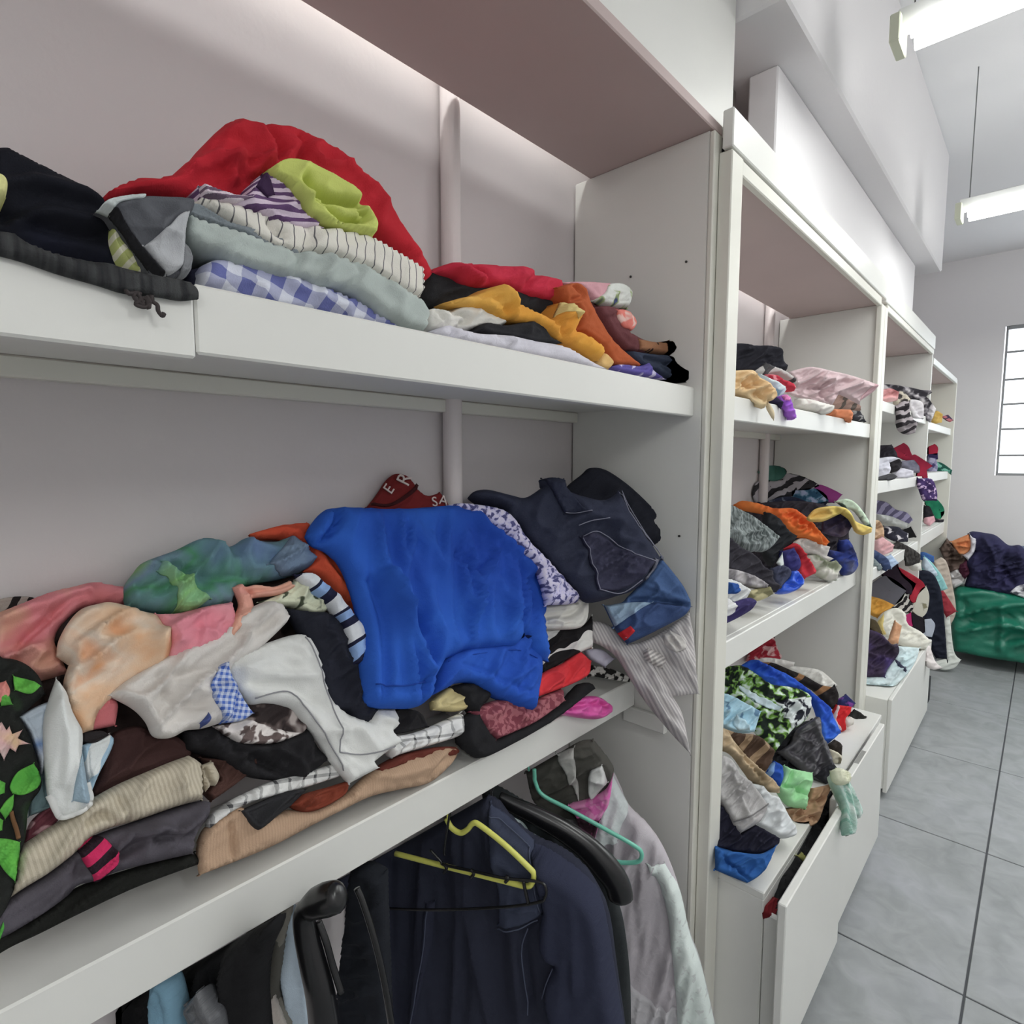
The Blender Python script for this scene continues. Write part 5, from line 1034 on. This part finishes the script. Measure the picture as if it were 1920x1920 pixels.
Ee(.05, 'mint_scarf', 'white and mint knitted scarf hanging over the open drawer', 'scarf', 'U4', '1310,60 1395,0 1450,50 1490,150 1545,270 1625,440 1600,520 1560,490 1562,600 1545,690 1482,704 1455,560 1452,400 1405,290 1350,170', ('m', (120, 164, 150), (226, 236, 232), 90, 20), T=.014, wr=.012, wl=(.2, .02), wa=70, ax=.607, face=.4)
PT(.02, 'knot', 'U3', '1280,1500 1340,1470 1440,1540 1450,1640 1380,1660 1300,1600', ('p', (214, 216, 190)), T=.02, label='cream knot')
Ee(.0, 'cream_camouflage_shirt', 'cream patterned shirt end at the right of the charcoal trousers', 'shirt', 'U3', '1250,1258 1330,1290 1405,1340 1392,1425 1325,1425 1290,1340', ('k', (196, 190, 170), (110, 104, 84), 24, .6))
Ee(-.01, 'black_glove', 'black glove at the edge of the cabinet above the cream shirt', 'glove', 'U3', '1250,1222 1330,1168 1402,1220 1402,1335 1330,1300', ('p', (48, 42, 38)))
ZF = Zone(.5535, .44, 45, face=0.0, back=.05, xmin=.532)
Fd = mk(ZF, 'clothes inside the open drawer')
Fd(.0, 'black_leggings', 'black leggings stuffed in the open drawer of the second unit', 'leggings', 'U4', '690,1500 750,1200 880,1000 1060,680 1200,400 1290,230 1360,190 1420,300 1240,640 1040,1020 900,1250 790,1420 740,1480', ('p', (30, 30, 32)), T=.012, r=5, wr=.006, back=.03)
PT(.02, 'yellow_stripe', 'U4', '905,930 950,900 1010,980 985,1030', ('p', (130, 130, 70)), T=.002, label='olive stripe')
Fd(.0, 'maroon_shirt', 'dark red shirt at the near end of the open drawer', 'shirt', 'U4', '592,1500 600,1450 680,1365 755,1395 730,1480 690,1585 640,1580 600,1542', ('p', (110, 20, 28)), T=.012, r=5, wr=.004, back=.03)
# ---------------------------------------------------------------- third and fourth units, and the sack by the far wall
def zone3(x0, z0, tilt, xf, zs, a=1.668, b=3.056, face=0.6, back=0.05): return Zone(x0, z0, tilt, xf=xf, zs=zs, ymax=b, ymin=a, face=face, back=back)
Z31 = zone3(.37, 1.835, 70, .402, 1.816); Z32 = zone3(.365, 1.47, 65, .402, 1.449); Z33 = zone3(.37, 1.07, 60, .402, 1.043); Z34 = zone3(.46, .52, 50, .522, .476, 1.70, 2.95)
Z41 = zone3(.36, 1.805, 70, .402, 1.791, 3.108, 4.297); Z42 = zone3(.36, 1.48, 66, .402, 1.464, 3.108, 4.297); Z43 = zone3(.36, 1.09, 62, .402, 1.071, 3.108, 4.297)
a31 = mk(Z31, 'clothes on the top shelf of the third unit'); a32 = mk(Z32, 'clothes on the second shelf of the third unit'); a33 = mk(Z33, 'clothes on the third shelf of the third unit'); a34 = mk(Z34, 'clothes heaped on the cabinet of the third unit')
a41 = mk(Z41, 'clothes on the shelves of the farthest unit'); a42 = mk(Z42, 'clothes on the shelves of the farthest unit'); a43 = mk(Z43, 'clothes on the shelves of the farthest unit')
a31(-.04, 'monochrome_dress', 'black and white patterned dress heaped on the third unit top shelf', 'dress', 'U5', '150,265 240,258 380,268 560,298 700,328 805,325 815,362 745,402 785,455 858,560 805,705 715,695 700,480 600,440 500,380 400,345 150,330', ('k', (50, 48, 54), (120, 116, 122), (196, 192, 194), 18, .48), T=.03)
a31(.0, 'rose_blouse', 'rose and maroon blouse at the left of the third unit top shelf', 'blouse', 'U5', '150,330 240,318 320,308 420,350 405,445 320,466 150,450', ('n', (120, 50, 54), (206, 150, 150), (230, 190, 190), 10.0), T=.025)
a31(.02, 'cream_print_scarf', 'cream patterned scarf between rose blouse and dangling zebra cloth', 'scarf', 'U5', '390,350 470,350 560,440 540,500 470,470 410,520 380,460', ('k', (180, 172, 156), (70, 66, 66), 26, .5), T=.02)
a31(.05, 'zebra_scarf', 'black zebra patterned scarf dangling from the third unit top shelf', 'scarf', 'U5', '395,540 470,458 540,470 560,640 645,720 615,835 540,858 450,806 415,705 405,610', ('w', (44, 40, 44), (150, 142, 146), 26, 70), T=.025)
a31(.045, 'white_shirt', 'small white shirt hanging beside the dangling zebra scarf', 'shirt', 'U5', '535,440 640,448 712,498 714,665 620,656 565,580', ('p', (226, 222, 226)), T=.02, ridges=[('600,520 660,600 690,640', -.02, 26)])
a32(-.04, 'black_sweater', 'black sweater at the left of the third unit second shelf', 'sweater', 'U5', '120,1000 190,992 330,985 385,1070 405,1135 120,1160', ('p', (44, 40, 48)), T=.03)
a32(-.02, 'crimson_dress', 'crimson dress with tail trailing along the third unit second shelf', 'dress', 'U5', '370,1020 480,965 525,1000 582,1118 620,1105 765,1198 826,1240 755,1285 765,1395 655,1375 668,1280 640,1195 500,1155 375,1085', ('n', (130, 22, 52), (176, 34, 66), 8.0), T=.03, ridges=[('420,1050 520,1090 640,1180', -.02, 28)])
a32(.0, 'white_sweatshirt', 'white sweatshirt folded at the left of the third unit second shelf', 'sweatshirt', 'U5', '110,1150 180,1145 330,1128 425,1150 305,1200 314,1305 242,1366 110,1390', ('p', (214, 214, 226)), T=.03)
a32(.01, 'black_roll', 'black rolled garment in front of the white sweatshirt', 'garment', 'U5', '290,1260 330,1165 400,1148 456,1200 425,1285 340,1318', ('p', (42, 40, 44)), T=.03)
a32(-.005, 'grey_blouse', 'slate grey blouse under the crimson dress', 'blouse', 'U5', '445,1180 600,1165 668,1250 668,1318 560,1298 470,1240', ('n', (88, 90, 106), (132, 130, 146), 12.0))
a32(.02, 'white_towel', 'white folded towel at the front of the third unit second shelf', 'towel', 'U5', '340,1312 450,1266 592,1298 595,1365 480,1388 395,1378', ('p', (216, 214, 226)), T=.025)
a32(.024, 'black_belt', 'dark grey belt loop under the white sweatshirt on the shelf edge', 'belt', 'U5', '120,1385 240,1350 340,1330 400,1365 340,1405 120,1420', ('p', (70, 70, 74)), T=.015)
a32(.05, 'purple_dotted_scarf', 'purple dotted scarf hanging down the panel from the crimson dress', 'scarf', 'U5', '662,1390 765,1385 835,1420 878,1560 876,1650 735,1650 695,1540 664,1460', ('k', (62, 44, 92), (196, 170, 204), 46, .58), T=.02)
a33(-.06, 'lilac_cardigan', 'lilac striped cardigan at the top of the third unit lower heap', 'cardigan', 'U6', '160,80 210,86 300,106 380,168 482,198 535,262 502,296 420,256 330,240 160,215', ('s', (112, 106, 140), (176, 170, 206), .05, 40, .5), T=.03)
a33(-.04, 'silver_blouse', 'silver grey blouse below the lilac cardigan', 'blouse', 'U6', '210,210 330,228 450,276 508,300 475,338 380,308 280,272', ('n', (150, 152, 150), (204, 206, 204), 12.0))
a33(-.03, 'dark_floral_skirt', 'dark skirt with pale flowers under the silver blouse', 'skirt', 'U6', '280,318 400,326 448,360 495,385 492,455 440,458 395,455 300,405', ('k', (44, 44, 56), (200, 196, 200), 22, .6))
a33(-.03, 'black_vest', 'black vest corner sticking out by the third unit panel', 'vest', 'U6', '445,350 520,326 566,412 492,426', ('p', (34, 34, 36)))
a33(.0, 'tan_shawl', 'tan shawl looped beside the third unit left stile', 'shawl', 'U6', '150,260 190,262 240,276 276,350 276,430 150,440', ('s', (190, 160, 128), (150, 118, 90), .08, 60, .4))
a33(.01, 'pink_slipper', 'pink fluffy cloth in front of the tan shawl', 'cloth', 'U6', '190,452 260,415 366,490 354,546 272,576 215,535', ('p', (240, 186, 190)), T=.03)
a33(.0, 'black_fur_collar', 'black furry hat in the middle of the third unit lower heap', 'hat', 'U6', '330,500 400,455 520,515 605,580 596,645 500,676 415,625', ('m', (38, 36, 36), (70, 68, 66), 80, 30), T=.04)
a33(-.01, 'cream_cloth', 'cream cloth strip under the furry black hat', 'cloth', 'U6', '500,665 605,645 615,712 560,720', ('p', (208, 206, 198)))
a33(.02, 'denim_jacket', 'dark denim jacket sleeve at the left of the third unit lower heap', 'jacket', 'U6', '140,500 180,525 300,606 340,700 300,716 190,620 140,640', ('d', (48, 62, 96)), T=.025)
a33(.015, 'pale_blue_shirt', 'pale blue shirt below the pink cloth', 'shirt', 'U6', '262,600 340,575 408,650 345,696', ('p', (180, 202, 232)), T=.02)
a33(.01, 'grey_green_shirt', 'grey green shirt resting on the third shelf of third unit', 'shirt', 'U6', '140,590 190,610 262,690 240,720 165,725 140,720', ('p', (110, 122, 124)), T=.02)
a34(-.16, 'plum_cardigan', 'dark plum cardigan at the top of the third unit cabinet heap', 'cardigan', 'U6', '262,720 400,655 436,738 566,838 525,925 440,880 335,810', ('p', (54, 42, 56)), T=.03)
a34(-.10, 'red_trousers', 'red trousers slanting down the third unit cabinet heap', 'trousers', 'U6', '392,680 520,748 622,818 648,872 585,935 562,1008 525,965 528,860 436,768', ('n', (158, 22, 46), (196, 44, 66), 9.0), T=.03, ridges=[('430,710 540,800 590,900', -.02, 24)])
a34(-.06, 'grey_satin_shirt', 'grey satin shirt at the left of the third unit cabinet heap', 'shirt', 'U6', '120,850 160,838 280,766 400,818 478,890 435,985 370,1030 250,980 120,960', ('g', (108, 108, 120)), T=.03, ridges=[('200,880 340,900 440,900', -.014, 28)])
a34(-.05, 'striped_monochrome_blouse', 'black and white striped blouse right of the grey satin shirt', 'blouse', 'U6', '370,1030 460,918 548,1042 525,1090 420,1070', ('w', (44, 42, 44), (216, 212, 206), 26, 40), T=.02)
a34(-.03, 'mustard_cardigan', 'mustard cardigan below the grey satin shirt', 'cardigan', 'U6', '110,940 160,950 260,978 368,1030 308,1086 222,1138 110,1080', ('n', (176, 122, 30), (204, 150, 50), 8.0), T=.03)
a34(-.05, 'white_print_blouse', 'white blouse with green print below the red trousers', 'blouse', 'U6', '535,1065 600,900 655,858 684,950 665,1085 622,1138', ('k', (218, 216, 202), (140, 136, 110), 16, .6), T=.03)
a34(.0, 'cream_bathrobe', 'big cream white bathrobe bundle on the third unit cabinet', 'bathrobe', 'U6', '200,1190 270,1095 385,1055 465,1108 485,1200 600,1268 698,1362 645,1438 520,1410 420,1380 330,1318 255,1288', ('p', (228, 226, 214)), T=.06, r=16, ridges=[('330,1110 420,1220 560,1320', -.014, 28)])
PT(.02, 'yellow_edge', 'U6', '205,1190 260,1120 250,1240 290,1300 240,1280', ('p', (206, 184, 110)), T=.006, label='yellow edge')
a34(-.03, 'magenta_shirt', 'magenta shirt edge between bathrobe and black shirt', 'shirt', 'U6', '460,1128 520,1095 540,1215 490,1200', ('p', (206, 42, 120)))
a34(-.04, 'black_shirt', 'black shirt hanging right of the cream bathrobe', 'shirt', 'U6', '520,1098 640,1148 648,1278 540,1222', ('p', (40, 36, 44)), T=.02)
a34(-.02, 'sky_blue_shirt', 'pale sky blue shirt hanging over the cabinet end', 'shirt', 'U6', '632,1160 700,1152 736,1210 708,1320 645,1300', ('p', (206, 216, 234)), T=.02)
a34(.05, 'tan_stocking', 'tan stocking across the cream bathrobe', 'stocking', 'U6', '325,1345 380,1175 436,1218 405,1368 360,1380', ('n', (176, 124, 88), (206, 160, 124), 12.0), T=.02)
a34(.03, 'purple_jacket', 'dark purple jacket at the left of the third unit cabinet', 'jacket', 'U6', '80,1250 130,1245 240,1288 335,1378 396,1378 406,1470 305,1608 284,1680 80,1675', ('n', (38, 32, 42), (58, 46, 70), (70, 56, 110), 8.0), T=.04, r=12, ridges=[('200,1300 330,1420 370,1480', .014, 26)])
PT(.02, 'dark_yellow_lining', 'U6', '150,1150 210,1180 260,1290 200,1280 140,1240', ('p', (70, 60, 40)), T=.006)
a34(.02, 'white_bedsheet', 'pale aqua white sheet hanging over the third unit cabinet front', 'sheet', 'U6', '80,1665 280,1668 400,1398 595,1415 566,1525 485,1655 392,1745 352,1825 250,1815 80,1775', ('n', (206, 228, 232), (222, 236, 238), 6.0), T=.025, r=10, ridges=[('110,1740 250,1780 350,1770', -.012, 20)])
PT(.02, 'pen_line', 'U6', '350,1520 400,1550 470,1620 462,1640 395,1580', ('p', (60, 62, 84)), T=.003, label='dark printed line')
a34(.0, 'white_sleeve_shirt', 'white shirt sleeve hanging off the right end of third cabinet', 'shirt', 'U6', '610,1425 692,1398 735,1530 798,1592 742,1606 680,1578 636,1505', ('p', (216, 208, 206)), T=.02)
# fourth unit
a41(.0, 'yellow_knit', 'yellow knit on the top shelf of the farthest unit', 'sweater', 'U5', '825,600 880,578 945,620 935,715 860,726 815,685', ('n', (190, 150, 60), (220, 186, 100), 12.0), T=.03)
a41(.0, 'navy_pink_blouse', 'navy and pink blouse at the right of the farthest top shelf', 'blouse', 'U5', '950,640 1012,626 1076,692 1042,706', ('k', (84, 70, 100), (200, 120, 130), 26, .52), T=.02)
a42(-.08, 'crimson_hat', 'crimson knitted hat on the farthest unit second shelf', 'hat', 'U5', '795,1000 850,976 890,1030 875,1105 795,1095', ('p', (186, 32, 66)), T=.04)
a42(-.05, 'navy_scarf', 'navy scarf under the crimson hat', 'scarf', 'U5', '780,1098 885,1086 888,1155 790,1158', ('p', (52, 44, 86)), T=.02)
a42(-.02, 'plaid_blouse', 'purple plaid blouse below the navy scarf', 'blouse', 'U5', '775,1138 862,1148 886,1250 864,1335 775,1328', ('q', (150, 146, 170), (62, 56, 100), .06, 30, .4), T=.02)
a42(.0, 'green_teal_shirt', 'green and teal shirt at the right of the farthest second shelf', 'shirt', 'U5', '852,1186 940,1206 1058,1290 1046,1340 960,1300 900,1328 876,1262', ('k', (30, 90, 76), (120, 190, 170), 18, .55), T=.025)
a43(-.03, 'emerald_blouse', 'emerald green blouse on the farthest unit third shelf', 'blouse', 'U5', '740,1660 875,1635 946,1720 966,1800 925,1866 860,1858 795,1745', ('n', (14, 110, 82), (30, 150, 106), 9.0), T=.03)
PT(.02, 'white_edge', 'U5', '905,1800 960,1780 966,1830 915,1862', ('p', (190, 236, 214)), T=.004)
a43(.0, 'black_camisole', 'black camisole below the emerald blouse', 'camisole', 'U5', '730,1720 790,1728 850,1850 900,1880 960,1880 930,1930 730,1960', ('p', (36, 34, 40)), T=.02)
a43(.015, 'pink_socks', 'pale pink socks on the farthest unit third shelf edge', 'socks', 'U5', '740,1858 840,1838 856,1900 800,1950 740,1920', ('p', (236, 180, 190)), T=.02)
G5 = 'clothes hanging in the farthest unit'
ZH = YZone(0.2, 3.15, 30, back=.02); ZH2 = YZone(0.2, 3.4, 30, back=.02); ZH3 = YZone(0.2, 3.65, 30, back=.02); ZH4 = YZone(0.2, 3.85, 30, back=.02)
Hc(ZH, .0, 'navy_coat', 'long navy coat hanging at the end of the third unit', 'coat', 'U6', '560,740 620,716 705,738 765,830 805,1000 845,1516 745,1508 640,1300 600,900', ('p', (26, 30, 44)), group=G5, T=.03, r=8)
Hc(ZH2, .0, 'teal_shirt', 'pale teal shirt hanging behind the long navy coat', 'shirt', 'U6', '640,590 700,640 765,718 805,780 850,880 800,900 700,900 620,700', ('p', (132, 190, 190)), group=G5, T=.02, r=8)
PT(.02, 'pale_yoke', 'U6', '630,600 660,620 745,740 735,770 680,740 620,690', ('p', (196, 212, 226)), T=.006)
Hc(ZH2, -.06, 'blue_polo', 'mid blue polo shirt collar at the top of the hanging row', 'shirt', 'U6', '600,560 640,553 726,590 728,648 660,640 600,620', ('p', (52, 90, 150)), group=G5, T=.015, r=8)
Hc(ZH3, .0, 'red_jacket', 'dark red jacket corner hanging beside the green sack', 'jacket', 'U6', '740,850 765,855 825,920 930,1085 840,1140 790,1040', ('p', (150, 44, 56)), group=G5, T=.02, r=8)
Hc(ZH4, .0, 'beige_coat', 'beige coat hanging farthest, next to the green sack', 'coat', 'U6', '720,640 790,600 838,640 878,780 925,1070 880,1200 780,1150 740,800', ('p', (186, 172, 158)), group=G5, T=.02, r=8)
Hc(ZH3, -.04, 'white_dress', 'long white dress hanging to the floor past the navy coat', 'dress', 'U6', '790,1100 870,1135 905,1440 968,1522 905,1600 790,1612 722,1545 835,1515 815,1200', ('p', (220, 224, 216)), group=G5, T=.02, r=8)
bxo = box('storage_box', (0.30, 3.13, 0.0), (0.50, 3.20, 0.16), plain_mat('charcoal_card', (58, 60, 62), .8)); tag(bxo, 'small charcoal box on the floor under the hanging white dress', 'box')
# green sack against the far wall
ZW = YZone(0.8, 4.20, 4, back=.30)
Hg = lambda *a, **k: I(*a, **k)
Hg(ZW, .0, 'plastic_sack', 'large green woven plastic sack on the floor against the far wall', 'sack', 'U6', '895,930 930,880 975,868 1140,872 1330,905 1540,952 1760,985 2100,1010 2150,1640 1760,1580 1536,1552 1200,1502 905,1442 878,1280 880,1120', ('g', (0, 112, 88)), T=.10, r=26, wr=.03, wl=(.5, .18), wa=20, back=.36,
   ridges=[('930,920 1060,990 1300,1010 1540,1000', .02, 30), ('1330,1040 1340,1200 1320,1400', .025, 30), ('990,960 1040,1130 1180,1210 1330,1230', -.02, 26), ('1540,1180 1460,1120 1400,1060', .02, 24)])
ZX = YZone(0.8, 4.24, 4, back=.16)
G6 = 'clothes piled on the green sack'
def Xx(off, name, label, cat, pts, mat, **kw):
    kw.setdefault('T', .05); kw.setdefault('r', 10); kw.setdefault('wr', .02); I(ZX, off, name, label, cat, 'U6', pts, mat, group=G6, **kw)
Xx(.0, 'navy_duvet', 'large dark navy padded cloth heaped on the green sack', 'blanket', '1030,395 1070,372 1180,386 1285,410 1400,498 1500,498 1560,560 1600,700 1560,860 1480,885 1400,935 1200,900 1000,860 1030,740 1010,640 1090,540', ('n', (34, 34, 58), (48, 46, 82), 5.0), T=.12, r=24, ridges=[('1180,420 1260,560 1280,760', .03, 26), ('1380,520 1340,660 1440,820', -.03, 24)])
Xx(.03, 'orange_blouse', 'orange patterned blouse on top of the sack pile', 'blouse', '880,462 1040,396 1068,470 1042,545 970,590 925,540', ('n', (196, 110, 60), (226, 150, 96), 14.0))
Xx(.05, 'white_shirt', 'white collar shirt curving between orange blouse and navy blanket', 'shirt', '1048,396 1112,430 1094,540 1032,628 985,582 1050,530', ('p', (208, 206, 214)))
Xx(.02, 'brown_jacket', 'brown suede jacket at the left end of the sack pile', 'jacket', '775,525 840,432 900,498 1000,560 1008,640 950,710 880,730 860,800 840,700 808,600', ('n', (72, 58, 50), (110, 92, 84), 9.0), ridges=[('840,470 880,560 860,720', -.03, 20)])
Xx(.03, 'maroon_sweater', 'maroon sweater below the brown suede jacket', 'sweater', '950,655 1022,618 1056,740 1004,798 950,745', ('p', (76, 32, 52)))
Xx(.03, 'grey_white_scarf', 'grey and white scarf hanging at the left corner of the green sack', 'scarf', '862,740 930,685 1000,780 990,830 930,868 880,885', ('k', (150, 146, 144), (206, 204, 204), 14, .5))
Xx(-.03, 'slate_sweatshirt', 'slate blue sweatshirt at the right edge of the sack pile', 'sweatshirt', '1470,520 1540,505 1700,540 1700,720 1560,720 1460,670', ('p', (98, 108, 130)))
Xx(.06, 'white_lace_cloth', 'white lace cloth over the sack edge at right', 'cloth', '1400,915 1480,850 1600,840 1700,900 1600,975 1480,945', ('k', (110, 108, 120), (222, 222, 226), 16, .48), T=.03)
